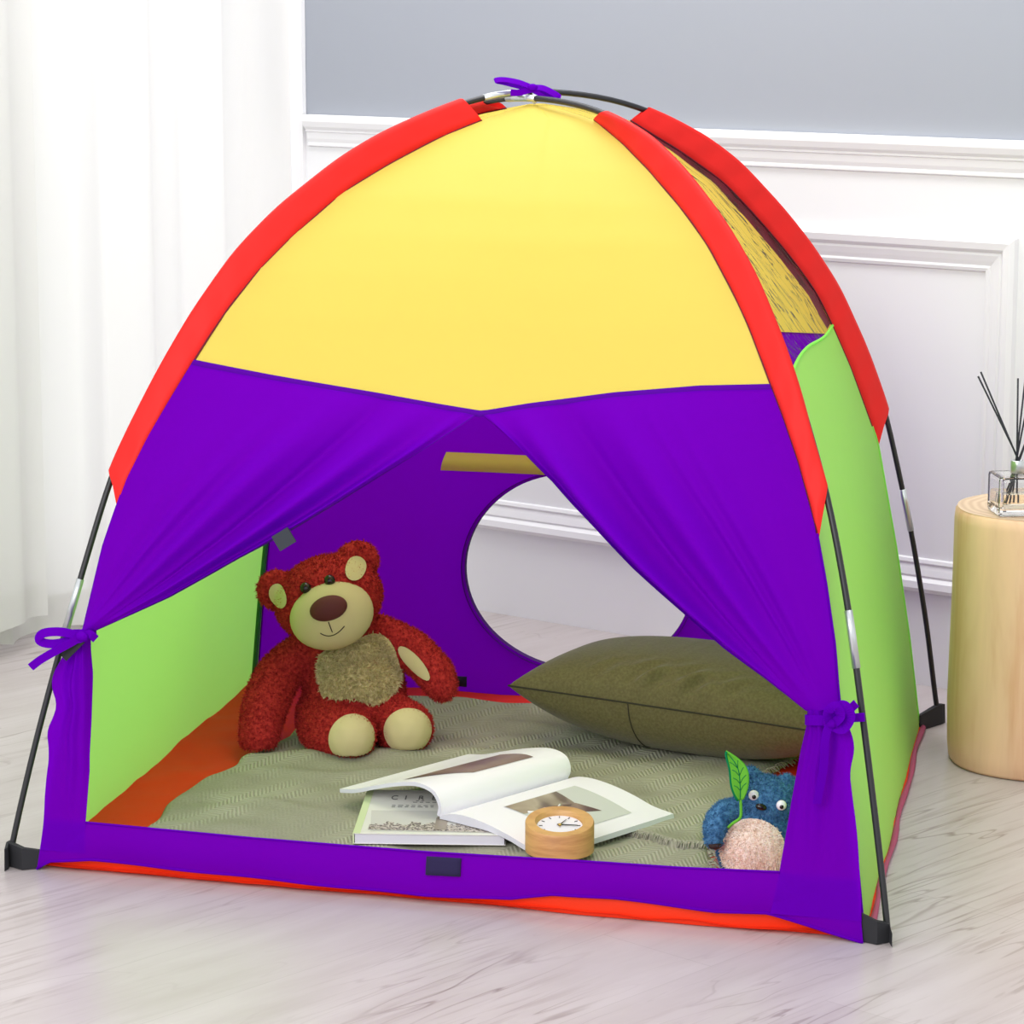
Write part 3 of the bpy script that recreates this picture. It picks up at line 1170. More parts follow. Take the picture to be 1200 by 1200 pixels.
# welted right-hand edge
gsheet = obj('ground_sheet', bm, M['floor_red'], tent)
bm = bmesh.new()
tube(bm, [CORN['FR'].lerp(CORN['BR'], i / 20) + V((0.004 + 0.002 * sin(i), 0, 0.0055)) for i in range(21)], [0.0045 + 0.001 * sin(1.7 * i) for i in range(21)], 8)
obj('welt', bm, cloth('mauve_binding', (0.46, 0.085, 0.17, 1), 0.2), gsheet)

# purple bow tying the poles at the top, with a clear clip
top = AX + V((0.020, -0.006, 1.122))
bm = bmesh.new()
ribbon(bm, spline([top + RV * x + UP * z + TV * y for x, y, z in ((0.0, .01, 0.0), (-0.022, .012, 0.008), (-0.046, .012, 0.012), (-0.058, .012, 0.010), (-0.044, .008, 0.008), (0, .006, -.003))], 24), 0.012, UP + TV * 0.8)
ribbon(bm, spline([top + RV * x + UP * z + TV * y for x, y, z in ((0.0, .01, 0.0), (0.016, .012, -0.001), (0.034, .014, -0.010), (0.040, .014, -0.016), (0.026, .012, -0.012), (0, .008, -.003))], 24), 0.013, UP + TV * 0.8)
ribbon(bm, spline([top + RV * x + UP * z + TV * y for x, y, z in ((0.0, .012, -0.002), (-0.02, .016, -0.008), (-0.034, .016, -0.008))], 12), 0.010, TV)
ribbon(bm, spline([top + RV * x + UP * z + TV * y for x, y, z in ((0.0, .012, -0.002), (0.012, .016, -0.012), (0.022, .016, -0.018))], 12), 0.008, TV)
bmesh.ops.create_uvsphere(bm, u_segments=12, v_segments=8, radius=1, matrix=Matrix.Translation(top + TV * 0.012) @ Matrix.Diagonal((0.008, 0.007, 0.006, 1)))
obj('top_bow', bm, M['purple'], tent, smooth=False)
bm = bmesh.new()
tube(bm, spline([AX + V((0.022, 0, 1.099)), AX + V((0.024, -0.01, 1.105)), AX + V((0.024, -0.012, 1.115)), AX + V((0.022, -0.006, 1.120))], 10), 0.003, 8)
obj('top_loop', bm, M['white'], tent)

# ================================================================== BLANKET
random.seed(3)
bl_left = [(-0.50, -0.530), (-.389, -.517), (-.30, -.512), (-.22, -.527), (-.12, -.518), (-.062, -.512), (.0, -.482), (.05, -.490), (.083, -.480), (.2, -.45), (.35, -.46), (.52, -.45)]


def blz(x, y):
    z = 0.0205 + 0.007 * noise.noise(V((x * 5, y * 5, 7))) + 0.006 * noise.noise(V((x * 12, y * 14, 2)))
    z += 0.007 * exp(-((y + 0.02 - 0.10 * (x + 0.4) + 0.02 * sin(14 * x)) / 0.022) ** 2) * exp(-((x + 0.30) / 0.14) ** 2)
    z += 0.005 * exp(-((y + 0.20 + 0.35 * (x + 0.4)) / 0.018) ** 2) * exp(-((x + 0.36) / 0.09) ** 2)
    z += 0.007 * exp(-((y - 0.33 + 0.3 * x) / 0.03) ** 2) * exp(-((x + 0.08) / 0.12) ** 2)
    if 0.17 < x < 0.40:
        yl = -0.25 - 0.68 * (min(x, 0.31) - 0.20) + 0.006 * sin(60 * x)
        d = y - yl
        if d > 0:
            z += 0.010 * exp(-d / 0.07) * min(1, (x - 0.17) / 0.04)
    z += 0.006 * exp(-((y - 0.06 - 0.25 * (x + 0.4)) / 0.03) ** 2) * (1 if x < -0.1 else exp(-((x + 0.1) / 0.1) ** 2))
    return z


def bl(u, v):
    y = -0.50 + 1.02 * v
    x0 = sum(interp(y + 0.012 * k, bl_left) * c_ for k, c_ in ((-2, .1), (-1, .2), (0, .4), (1, .2), (2, .1)))
    x1 = 0.352 + 0.02 * sin(9 * y)
    x1 = x1 + max(0, y - 0.1) * 0.3
    x = x0 + (x1 - x0) * u
    y2 = y - 0.06 * max(0, v - 0.9) / 0.1 * (0.3 * u) + 0.012 * noise.noise(V((x * 6, 3, 1))) * (v > 0.8)
    y2 = max(y2, interp(x, [(-.62, -.515), (.6, -.60)]))
    z = blz(x, y2)
    e = min(u, 1 - u, 1 - v) / 0.02
    if e < 1:
        z = 0.011 + (z - 0.011) * math.sqrt(max(0, e))
    return V((x, y2, z))


bm = bmesh.new()
grid(bm, bl, 140, 140)
blanket = obj('knit_blanket', bm, M['blanket'])
solid(blanket, 0.004, -1)
tag(blanket, 'sage green knitted blanket spread over the red tent floor', 'blanket')
bm = bmesh.new()
for i in range(260):
    v = 0.03 + 0.72 * random.random()
    p = bl(0.995, v)
    d = V((1, random.uniform(-0.5, 0.5), 0)).normalized()
    L_ = random.uniform(0.008, 0.022)
    q = p + V((0, 0, random.uniform(0, 0.004)))
    tube(bm, [q, q + d * L_ * 0.5 + V((0, 0, 0.003)), q + d * L_ + V((0, random.uniform(-.004, .004), -0.004))], [0.0011, 0.0009, 0.0005], 4, cap=False)
for i in range(120):
    x = random.uniform(0.20, 0.345)
    yl = -0.25 - 0.68 * (min(x, 0.31) - 0.20) + 0.006 * sin(60 * x)
    q = V((x, yl + 0.004, blz(x, yl + 0.006) - 0.001))
    d = V((random.uniform(-0.5, 0.3), -1, 0)).normalized()
    L_ = random.uniform(0.006, 0.014)
    tube(bm, [q, q + d * L_ * 0.6 + V((0, 0, -0.002)), q + d * L_ + V((0, 0, -0.008))], [0.0010, 0.0009, 0.0005], 4, cap=False)
fr = obj('fringe', bm, M['blanket'], blanket)

# ================================================================== PLUSH HELPERS


def ell(bm, c, r, rot=None, seg=20):
    mt = Matrix.Translation(V(c)) @ (rot.to_4x4() if rot else Matrix()) @ Matrix.Diagonal((r[0], r[1], r[2], 1))
    bmesh.ops.create_uvsphere(bm, u_segments=seg, v_segments=seg // 2 + 2, radius=1, matrix=mt)


def limb(bm, pts, rs, n=14):
    """chain of overlapping balls along a curve, merged by the remesh"""
    P = spline(pts, 14)
    k = len(rs) - 1
    for i, p in enumerate(P):
        x = i / 14 * k
        j = min(int(x), k - 1)
        r = rs[j] + (rs[j + 1] - rs[j]) * (x - j)
        bmesh.ops.create_icosphere(bm, subdivisions=2, radius=r, matrix=Matrix.Translation(p))


def fused(bm, voxel, it=6):
    """one continuous skin over overlapping shapes"""
    me = bpy.data.meshes.new('tmp')
    bm.to_mesh(me)
    bm.free()
    o = bpy.data.objects.new('tmp', me)
    C.objects.link(o)
    md = o.modifiers.new('r', 'REMESH')
    md.mode = 'VOXEL'
    md.voxel_size = voxel
    ms = o.modifiers.new('s', 'SMOOTH')
    ms.iterations = it
    ms.factor = 0.5
    dg = bpy.context.evaluated_depsgraph_get()
    dg.update()
    ev = o.evaluated_get(dg)
    out = bpy.data.meshes.new_from_object(ev)
    bpy.data.objects.remove(o)
    # the stuffing flattens where the toy sits
    for v in out.vertices:
        if v.co.z < 0.022:
            v.co.z = 0.014 + (v.co.z - 0.022) * 0.05 + 0.008
    return out


def furry(me, n, length, width, lean=V((0, 0, -0.4)), seed=1, skip=None):
    """adds a nap of small tufts to a skin"""
    rnd = random.Random(seed)
    bm = bmesh.new()
    bm.from_mesh(me)
    bm.faces.ensure_lookup_table()
    fs = list(bm.faces)
    ar = [f.calc_area() for f in fs]
    pick = rnd.choices(range(len(fs)), ar, k=n)
    todo = []
    for i in pick:
        f = fs[i]
        vs_ = [v.co for v in f.verts]
        a, b = rnd.random(), rnd.random()
        if len(vs_) == 4:
            p = vs_[0].lerp(vs_[1], a).lerp(vs_[3].lerp(vs_[2], a), b)
        else:
            if a + b > 1:
                a, b = 1 - a, 1 - b
            p = vs_[0] + (vs_[1] - vs_[0]) * a + (vs_[2] - vs_[0]) * b
        if skip and skip(p):
            continue
        todo.append((p.copy(), f.normal.copy()))
    for p, nn in todo:
        d = (nn + lean * 0.5 + V((rnd.gauss(0, .45), rnd.gauss(0, .45), rnd.gauss(0, .45)))).normalized()
        if d.dot(nn) < 0.15:
            d = (d + nn * 0.5).normalized()
        s = d.cross(V((rnd.gauss(0, 1), rnd.gauss(0, 1), rnd.gauss(0, 1)))).normalized() * width
        L_ = length * rnd.uniform(0.6, 1.25)
        q = p - nn * 0.001
        bm.faces.new((bm.verts.new(q + s), bm.verts.new(q - s), bm.verts.new(q + d * L_)))
    bm.to_mesh(me)
    bm.free()
    return me


def patch(bvh, c, ax, ay, d, rx, ry, shape=None, off=0.002, n=28, rings=9, front=None, back=None):
    """cloth patch laid on a plush skin: rays along d from a flat outline"""
    bm = bmesh.new()
    ax, ay, d = V(ax).normalized(), V(ay).normalized(), V(d).normalized()

    def hit(x, y):
        o = V(c) + ax * x + ay * y - d * 0.3
        h = bvh.ray_cast(o, d, 0.6)
        if h[0] and front is not None and h[0].y < front:
            return None
        if h[0] and back is not None and h[0].y > back:
            return None
        return h[0] - d * off if h[0] else None
    cen = bm.verts.new(hit(0, 0))
    prev = None
    for j in range(1, rings + 1):
        row = []
        for k in range(n):
            a = 2 * pi * k / n
            q = shape(a) if shape else 1
            h = hit(rx * q * cos(a) * j / rings, ry * q * sin(a) * j / rings)
            row.append(bm.verts.new(h) if h else None)
        for k in range(n):
            k2 = (k + 1) % n
            if j == 1:
                if row[k] and row[k2]:
                    bm.faces.new((cen, row[k], row[k2]))
            elif row[k] and row[k2] and prev[k] and prev[k2]:
                bm.faces.new((prev[k], row[k], row[k2], prev[k2]))
        prev = row
    for v in [v for v in bm.verts if not v.link_faces]:
        bm.verts.remove(v)
    for f in bm.faces:
        f.normal_update()
        if f.normal.dot(d) > 0:
            f.normal_flip()
    return bm


# ================================================================== RED TEDDY BEAR (plain teddy, sitting)
YAW = 0.1994
bear = empty('teddy_bear', (-0.3330, 0.2580, 0.0070), YAW)
tag(bear, 'red plush teddy bear with tan belly sitting on the blanket, leaning left', 'teddy bear')
bm = bmesh.new()
ell(bm, (-0.010, -0.035, 0.095), (0.088, 0.075, 0.080))
ell(bm, (-0.012, -0.040, 0.055), (0.098, 0.080, 0.055))
ell(bm, (-0.028, -0.028, 0.158), (0.076, 0.062, 0.060))
ell(bm, (-0.038, -0.035, 0.190), (0.060, 0.055, 0.040))
hr = Matrix.Rotation(R_(-17), 3, 'Y')
ell(bm, (-0.050, -0.062, 0.256), (0.093, 0.078, 0.074), hr)
limb(bm, [(-0.085, -0.030, 0.168), (-0.135, -0.055, 0.125), (-0.158, -0.10, 0.075), (-0.165, -0.14, 0.036)], [0.034, 0.040, 0.040, 0.034])
limb(bm, [(0.030, -0.020, 0.190), (0.085, -0.040, 0.165), (0.125, -0.060, 0.130), (0.140, -0.075, 0.108)], [0.032, 0.036, 0.035, 0.028])
limb(bm, [(-0.060, -0.070, 0.050), (-0.045, -0.13, 0.042), (-0.010, -0.175, 0.049)], [0.050, 0.050, 0.045])
limb(bm, [(0.040, -0.060, 0.055), (0.065, -0.10, 0.048), (0.083, -0.138, 0.052)], [0.050, 0.048, 0.046])
# ears
ell(bm, (-0.137, -0.058, 0.270), (0.036, 0.018, 0.036), hr)
ell(bm, (-0.001, -0.058, 0.320), (0.038, 0.018, 0.036), hr)
me = fused(bm, 0.005, 5)
bv = BVHTree.FromPolygons([v.co.copy() for v in me.vertices], [tuple(p.vertices) for p in me.polygons])
furry(me, 42000, 0.0062, 0.0011, V((0, 0, -0.5)), 2)
body = link('body', me, M['red_fur'], bear)
# belly patch: a soft square
sq = lambda a: 1 / (abs(cos(a)) ** 3.2 + abs(sin(a)) ** 3.2) ** (1 / 3.2)
tilt = R_(14)
ax_, az_ = V((cos(tilt), 0, sin(tilt))), V((-sin(tilt), 0, cos(tilt)))
bmp = patch(bv, (0.000, -0.15, 0.134), ax_, az_, (0, 1, 0), 0.068, 0.056, sq, 0.003, 44, 14, -0.124)
mp = bpy.data.meshes.new('belly_patch')
bmp.to_mesh(mp)
bmp.free()
furry(mp, 9000, 0.0085, 0.0012, V((0, 0, -0.6)), 5)
bp = link('belly_patch', mp, M['tan_fur'], bear)
# muzzle
bm = bmesh.new()
ell(bm, (-0.042, -0.116, 0.240), (0.071, 0.054, 0.058), hr, 32)
mz = obj('muzzle', bm, M['tan'], bear)
bm = bmesh.new()
ell(bm, (-0.044, -0.166, 0.262), (0.032, 0.014, 0.021), hr, 24)
obj('nose', bm, M['nose'], mz)
bm = bmesh.new()
vm = BVHTree.FromPolygons([v.co.copy() for v in mz.data.vertices], [tuple(p.vertices) for p in mz.data.polygons])


def onmuz(x, z):
    h = vm.ray_cast(V((x, -0.4, z)), V((0, 1, 0)))
    return h[0] + V((0, -0.0005, 0))


tube(bm, [onmuz(-0.044 + 0.3 * 0.0 + 0.006 * i / 8, 0.240 - 0.018 * i / 8) for i in range(9)], 0.0009, 6)
tube(bm, [onmuz(-0.038 + x / 1000, 0.222 - 0.010 * (1 - (x / 20) ** 2) + 0.3 * x / 1000 + 0.004) for x in range(-20, 21, 2)], 0.0009, 6)
obj('mouth_stitch', bm, M['thread'], mz)
for x, z in ((-0.084, 0.288), (-0.044, 0.301)):
    h = bv.ray_cast(V((x, -0.4, z)), V((0, 1, 0)))[0]
    bm = bmesh.new()
    ell(bm, h + V((0, -0.004, 0)), (0.0095, 0.008, 0.0095), None, 16)
    obj('eye', bm, M['eye'], bear)
for c_, rx, ry in (((-0.133, -0.2, 0.267), 0.016, 0.019), ((-0.002, -0.2, 0.316), 0.017, 0.017)):
    bmp = patch(bv, c_, (cos(R_(17)), 0, sin(R_(17))), (-sin(R_(17)), 0, cos(R_(17))), (0, 1, 0), rx, ry, None, 0.006, 20, 5)
    obj('inner_ear', bmp, M['tan'], bear)
for c_, rx, ry, bk in (((-0.006, -0.3, 0.050), 0.038, 0.040, -0.160), ((0.085, -0.3, 0.054), 0.040, 0.038, -0.125)):
    bmp = patch(bv, c_, (1, 0, 0), (0, 0, 1), (0, 1, 0), rx, ry, None, 0.0065, 40, 14, None, bk)
    obj('foot_pad', bmp, M['tan'], bear)
bmp = patch(bv, (0.122, -0.2, 0.098), (0.75, 0, -0.66), (0.66, 0, 0.75), (-0.25, 1, 0.45), 0.030, 0.013, None, 0.0065, 20, 5)
obj('paw_pad', bmp, M['tan'], bear)

# ================================================================== BLUE PLUSH (plain, round ears)
blue = empty('plush_toy', (0.4330, -0.4720, 0.0040), YAW)
tag(blue, 'small blue plush toy with cream belly beside the right door flap', 'soft toy')
bm = bmesh.new()
ell(bm, (0.006, 0.050, 0.055), (0.060, 0.050, 0.060))
ell(bm, (0.010, 0.055, 0.090), (0.050, 0.044, 0.045))
hb = Matrix.Rotation(R_(14), 3, 'Y')
ell(bm, (0.018, 0.052, 0.124), (0.047, 0.042, 0.036), hb)
ell(bm, (-0.006, 0.058, 0.158), (0.016, 0.010, 0.016), hb)
ell(bm, (0.046, 0.058, 0.146), (0.016, 0.010, 0.016), hb)
limb(bm, [(-0.018, 0.045, 0.112), (-0.042, 0.032, 0.112), (-0.056, 0.022, 0.097), (-0.060, 0.016, 0.078)], [0.017, 0.019, 0.019, 0.015])
limb(bm, [(0.045, 0.045, 0.100), (0.068, 0.035, 0.090), (0.074, 0.022, 0.072)], [0.017, 0.019, 0.015])
ell(bm, (-0.028, 0.014, 0.014), (0.022, 0.026, 0.018))
ell(bm, (0.042, 0.014, 0.014), (0.022, 0.026, 0.018))
me = fused(bm, 0.0035, 4)
bv2 = BVHTree.FromPolygons([v.co.copy() for v in me.vertices], [tuple(p.vertices) for p in me.polygons])
furry(me, 22000, 0.0050, 0.0008, V((0, 0, -0.4)), 8)
link('body', me, M['blue_fur'], blue)
bmp = patch(bv2, (-0.004, -0.1, 0.058), (1, 0, 0), (0, 0, 1), (0, 1, 0), 0.047, 0.050, None, 0.003, 30, 9)
mp = bpy.data.meshes.new('belly_patch')
bmp.to_mesh(mp)
bmp.free()
furry(mp, 5000, 0.0048, 0.0008, V((0, 0, -0.4)), 9)
link('belly_patch', mp, M['cream_fur'], blue)
for x, z in ((-0.004, 0.141), (0.035, 0.128)):
    h = bv2.ray_cast(V((x, -0.3, z)), V((0, 1, 0)))[0]
    bm = bmesh.new()
    ell(bm, h + V((0, -0.002, 0)), (0.0075, 0.0055, 0.0075), None, 16)
    e_ = obj('eye', bm, M['white'], blue)
    e_['label'] = 'white eye with black pupil'
    bm = bmesh.new()
    ell(bm, h + V((0, -0.0062, -0.001)), (0.0034, 0.0022, 0.0034), None, 12)
    obj('pupil', bm, M['eye'], e_)
h = bv2.ray_cast(V((0.006, -0.3, 0.126)), V((0, 1, 0)))[0]
bm = bmesh.new()
ell(bm, h + V((0, -0.002, 0)), (0.0085, 0.005, 0.0050), hb, 14)
obj('nose', bm, M['eye'], blue)
bm = bmesh.new()
ell(bm, (-0.059, 0.008, 0.070), (0.010, 0.007, 0.006), None, 12)
obj('paw_pad', bm, M['thread'], blue)

# felt leaf held by the blue plush
leaf = empty('felt_leaf', (0.4330, -0.4760, 0.0130), YAW)
tag(leaf, 'green felt leaf on a stem held upright by the blue plush toy', 'leaf')
bm = bmesh.new()
LA, LB, LC = V((-0.025, 0.0, 0.128)), V((-0.022, -0.002, 0.176)), V((-0.044, 0.002, 0.202))
ax_pts = spline([(-0.024, 0.0, 0.132), (-0.025, -0.002, 0.155), (-0.029, -0.001, 0.180), (-0.045, 0.001, 0.203)], 20)


def lf(u, v, k=1.0, off=0.0):
    i = min(20, int(round(v * 20)))
    p = ax_pts[i]
    wd = 0.0135 * sin(pi * min(1, 0.06 + v * 0.94)) ** 0.75 * k
    return p + V((0.95, -0.1, 0.25)) * wd * (u * 2 - 1) + V((0, -0.004 * (2 * abs(u - 0.5)) - off, 0))


grid(bm, lf, 8, 20)
lo_ = solid(obj('blade', bm, M['leaf'], leaf), 0.0025)
bm = bmesh.new()
tube(bm, [lf(0, i / 20) for i in range(21)], 0.0018, 6)
o_ = obj('blade_edge', bm, M['leaf_dark'], lo_)
bm = bmesh.new()
tube(bm, [lf(0.5, i / 20, 1, 0.0016) for i in range(20)], 0.0007, 5)
for i in (4, 7, 10, 13):
    for s in (0.15, 0.85):
        tube(bm, [lf(0.5, i / 20, 1, 0.0016), lf(0.5 + (s - .5) * 0.5, (i + 2) / 20, 1, 0.0016), lf(s, (i + 3) / 20, 1, 0.0016)], 0.0005, 4)
obj('vein', bm, M['leaf_dark'], lo_)
bm = bmesh.new()
tube(bm, spline([(-0.040, 0.004, 0.090), (-0.034, -0.002, 0.098), (-0.024, -0.002, 0.106), (-0.023, -0.001, 0.120), (-0.024, 0.0, 0.134)], 16), 0.0022, 8)
obj('stem', bm, M['leaf'], leaf)

# ================================================================== OLIVE CUSHION
bm = bmesh.new()
PC = [V((-0.062, 0.190, 0.127)), V((0.495, 0.060, 0.105)), V((0.535, 0.370, 0.115)), V((0.030, 0.470, 0.122))]


def cush(u, v, sgn):
    # u, v in 0..1; concave edges, plump middle
    p = PC[0].lerp(PC[1], u).lerp(PC[3].lerp(PC[2], u), v)
    a, b = 2 * u - 1, 2 * v - 1
    cen = (PC[0] + PC[1] + PC[2] + PC[3]) / 4
    pinch = 0.030 * (1 - a * a) * abs(b) ** 3 + 0.045 * (1 - b * b) * abs(a) ** 3
    p = p + (cen - p) * pinch
    h = (max(0, 1 - abs(a) ** 2.4) * max(0, 1 - abs(b) ** 2.6)) ** 0.46
    if sgn > 0:
        k = 0.072
        # drawn creases running in from the near seam
        cr = 0.0065 * (sin(62 * u - 30 * v + 3 * sin(7 * v + 3 * u)) + 0.5 * sin(101 * u - 40 * v)) * exp(-((v - 0.09) / 0.085) ** 2) * exp(-((u - 0.50) / 0.20) ** 2)
        return p + V((0, 0, k * h)) + V((-0.2, -0.62, 0.75)) * (cr * min(1, h * 2))
    return p - V((0, 0, min(0.100 * h, p.z - 0.026) if p.z > 0.02 else 0))


NU, NV = 160, 80
top_ = grid(bm, lambda u, v: cush(u, v, 1), NU, NV)
bot_ = grid(bm, lambda u, v: cush(u, v, -1), NU, NV)
bmesh.ops.remove_doubles(bm, verts=bm.verts, dist=0.0004)
bmesh.ops.recalc_face_normals(bm, faces=bm.faces)
cushion = obj('cushion', bm, M['olive'])
tag(cushion, 'large olive green cushion lying on the blanket in front of the round opening', 'cushion')
bm = bmesh.new()
edge = [cush(i / 60, 0, 1) for i in range(61)] + [cush(1, i / 40, 1) for i in range(1, 41)] + [cush(1 - i / 60, 1, 1) for i in range(1, 61)] + [cush(0, 1 - i / 40, 1) for i in range(1, 41)]
tube(bm, edge, 0.0016, 6)
obj('seam', bm, plain('olive_seam', (0.022, 0.019, 0.008, 1), 0.8), cushion)
bm = bmesh.new()
tube(bm, [cush(0.37 + 0.02 * sin(i / 8), 0.0 + 0.42 * (i / 20) ** 1.4, -1) - V((0, 0.0008, 0.0004)) for i in range(21)], 0.0010, 5)
obj('zip_seam', bm, plain('olive_zip', (0.03, 0.026, 0.01, 1), 0.8), cushion)

# ================================================================== MAGAZINES


def text_mesh(s, size, mat_, name, parent, mtx):
    cu = bpy.data.curves.new('t', 'FONT')
    cu.body = s
    cu.size = size
    cu.align_x = 'LEFT'
    cu.extrude = 0.0001
    o = bpy.data.objects.new('t', cu)
    C.objects.link(o)
    dg = bpy.context.evaluated_depsgraph_get()
    dg.update()
    me = bpy.data.meshes.new_from_object(o.evaluated_get(dg))
    bpy.data.objects.remove(o)
    me.transform(mtx)
    return link(name, me, mat_, parent, smooth=False)


# closed magazine underneath, city skyline on its cover
MW, MH, MT = 0.226, 0.238, 0.016
mag = empty('magazine', (-0.174, -0.413, 0.025), R_(9))
tag(mag, 'closed magazine with a grey city skyline on its cover, under the open one', 'magazine')
bm = bmesh.new()
box(bm, (MW / 2, MH / 2, MT / 2), (MW - 0.004, MH - 0.003, MT - 0.002))
obj('page_block', bm, M['page_edge'], mag, smooth=False)
bm = bmesh.new()
box(bm, (MW / 2, MH / 2, MT - 0.0005), (MW, MH, 0.001), bevel=0.0003)
box(bm, (MW / 2, MH / 2, 0.0005), (MW, MH, 0.001), bevel=0.0003)
cvr = obj('cover', bm, M['cover'], mag, smooth=False)
bm = bmesh.new()
box(bm, (0.0, MH / 2, MT / 2), (0.002, MH, MT))
box(bm, (0.005, MH / 2, MT + 0.0002), (0.010, MH, 0.0005))
obj('spine', bm, M['cover_spine'], mag, smooth=False)


def plate(pts, z, mat_, name, parent):
    bm = bmesh.new()
    bm.faces.new([bm.verts.new((x, y, z)) for x, y in pts])
    o = obj(name, bm, mat_, parent, smooth=False)
    return o


pr = plate([(0.024, 0.014), (0.214, 0.010), (0.214, 0.122), (0.016, 0.122)], MT + 0.0004, M['photo_sky'], 'cover_photo', cvr)
rs_ = random.Random(4)
xs = [0.020 + 0.186 * i / 46 for i in range(47)]
sk = [(x, 0.020 - 0.008 * (x - 0.02) / 0.188) for x in (0.020, 0.206)]
tp = []
for i, x in enumerate(xs):
    hgt = 0.052 + rs_.uniform(-0.010, 0.012)
    tp += [(x, hgt), (x + 0.0035, hgt)]
plate(sk + tp[::-1][0:0] + [(xs[-1] + 0.002, 0.05)] + tp[::-1], MT + 0.0007, M['photo_city'], 'skyline', pr)
plate([(0.118, 0.022), (0.136, 0.022), (0.136, 0.085), (0.132, 0.095), (0.129, 0.098), (0.1285, 0.118), (0.1265, 0.118), (0.126, 0.098), (0.122, 0.095), (0.118, 0.085)], MT + 0.0010, M['photo_tower'], 'tower', pr)
for i, ch in enumerate('CIRE'):
    text_mesh(ch, 0.032, M['ink'], 'letter', cvr, Matrix.Translation((0.040 + 0.021 * i, 0.182, MT + 0.0006)) @ Matrix.Diagonal((0.5, 1, 1, 1)))
for row, (y, x0, n_) in enumerate(((0.176, 0.080, 2), (0.168, 0.076, 4), (0.150, 0.045, 7), (0.142, 0.045, 7))):
    bm = bmesh.new()
    x = x0
    for i in range(n_):
        wd = rs_.uniform(0.004, 0.008)
        box(bm, (x + wd / 2, y, MT + 0.0006), (wd, 0.0016, 0.0003))
        x += wd + 0.004
    obj('text_line', bm, M['ink'], cvr, smooth=False)

# open magazine on top
mo = empty('magazine', (-0.064, -0.319, 0.0))
tag(mo, 'open magazine with curled left pages lying behind the wooden clock', 'magazine')
E_ = V((cos(R_(58)), sin(R_(58)), 0))
RT = V((cos(R_(-30.5)), sin(R_(-30.5)), 0))
PL = 0.286
RPROF = [(0, .046), (.010, .051), (.030, .056), (.06, .057), (.10, .053), (.14, .045), (.175, .036), (.214, .032)]
RBOT = [(0, .0425), (.010, .0428), (.030, .043), (.06, .043), (.10, .0428), (.14, .037), (.175, .028), (.216, .0245)]
LPROF = [(0, .046), (-.003, .060), (.002, .074), (.014, .085), (.035, .090), (.06, .089), (.10, .080), (.14, .068), (.18, .055), (.214, .049)]


def curve2(tab, n):
    return [V((p.x, p.y, 0)) for p in spline([(a, b, 0) for a, b in tab], n)]


rt, rb, lt = curve2(RPROF, 30), curve2(RBOT, 30), curve2(LPROF, 44)


def pr_r(w_, l, up=0.0):
    return RT * w_.x + E_ * l + V((0, 0, w_.y + up))


def pr_l(w_, l, up=0.0):
    # the far end of the curl leans over a little more
    return -RT * (w_.x - 0.012 * l / PL * (w_.y - 0.046) / 0.05) + E_ * l + V((0, 0, w_.y + up))


bm = bmesh.new()
vt = grid(bm, lambda u, v: pr_r(rt[int(round(u * 30))], PL * v), 30, 8)
vb = grid(bm, lambda u, v: pr_r(rb[int(round(u * 30))], PL * v), 30, 8)
for i in range(30):
    for row in (0, 8):
        bm.faces.new((vt[row][i], vt[row][i + 1], vb[row][i + 1], vb[row][i])).material_index = 1
for j in range(8):
    bm.faces.new((vt[j][30], vt[j + 1][30], vb[j + 1][30], vb[j][30])).material_index = 1
bmesh.ops.recalc_face_normals(bm, faces=bm.faces)
rp = obj('right_pages', bm, [M['paper'], M['page_edge']], mo)
rp.modifiers.new('e', 'EDGE_SPLIT').split_angle = R_(40)
bm = bmesh.new()
nl = []
for i in range(45):
    a, b = lt[max(0, i - 1)], lt[min(44, i + 1)]
    t = (b - a).normalized()
    nl.append(V((t.y, -t.x, 0)))   # inward side of the curl
lin = [lt[i] + nl[i] * (0.006 if nl[i].y < 0.2 or True else 0) for i in range(45)]
vt = grid(bm, lambda u, v: pr_l(lt[int(round(u * 44))], PL * v), 44, 8)
vb = grid(bm, lambda u, v: pr_l(lin[int(round(u * 44))], PL * v), 44, 8)
for i in range(44):
    for row in (0, 8):
        bm.faces.new((vt[row][i], vt[row][i + 1], vb[row][i + 1], vb[row][i])).material_index = 1
for j in range(8):
    bm.faces.new((vt[j][44], vt[j + 1][44], vb[j + 1][44], vb[j][44])).material_index = 1
bmesh.ops.recalc_face_normals(bm, faces=bm.faces)
lp = obj('left_pages', bm, [M['paper'], M['page_edge']], mo)
lp.modifiers.new('e', 'EDGE_SPLIT').split_angle = R_(40)


def rsurf(w_, l):
    z = interp(w_, [(p.x, p.y) for p in rt])
    return RT * w_ + E_ * l + V((0, 0, z + 0.0007))


def page_quad(q, fn, mat_, name, parent, n=12):
    bm = bmesh.new()
    a, b, c, d = [V((x, y, 0)) for x, y in q]

    def f(u, v):
        p = a.lerp(b, u).lerp(d.lerp(c, u), v)
        return fn(p.x, p.y)
    grid(bm, f, n, n)
    return obj(name, bm, mat_, parent)


page_quad([(0.060, 0.075), (0.175, 0.075), (0.175, 0.235), (0.060, 0.235)], rsurf, M['photo_pale'], 'page_photo', rp)
ph2 = lambda x, y: rsurf(x, y) + V((0, 0, 0.0004))
page_quad([(0.062, 0.076), (0.100, 0.076), (0.118, 0.175), (0.062, 0.190)], ph2, M['photo_sand'], 'page_photo', rp)
page_quad([(0.096, 0.110), (0.125, 0.120), (0.150, 0.195), (0.112, 0.178)], ph2, M['photo_brown'], 'page_photo', rp)
bm = bmesh.new()
tube(bm, spline([ph2(a, b) + V((0, 0, 0.0008)) for a, b in ((.100, .085), (.108, .100), (.104, .118), (.112, .135), (.106, .150))], 16), 0.0018, 6)
obj('printed_cup', bm, M['white'], rp)


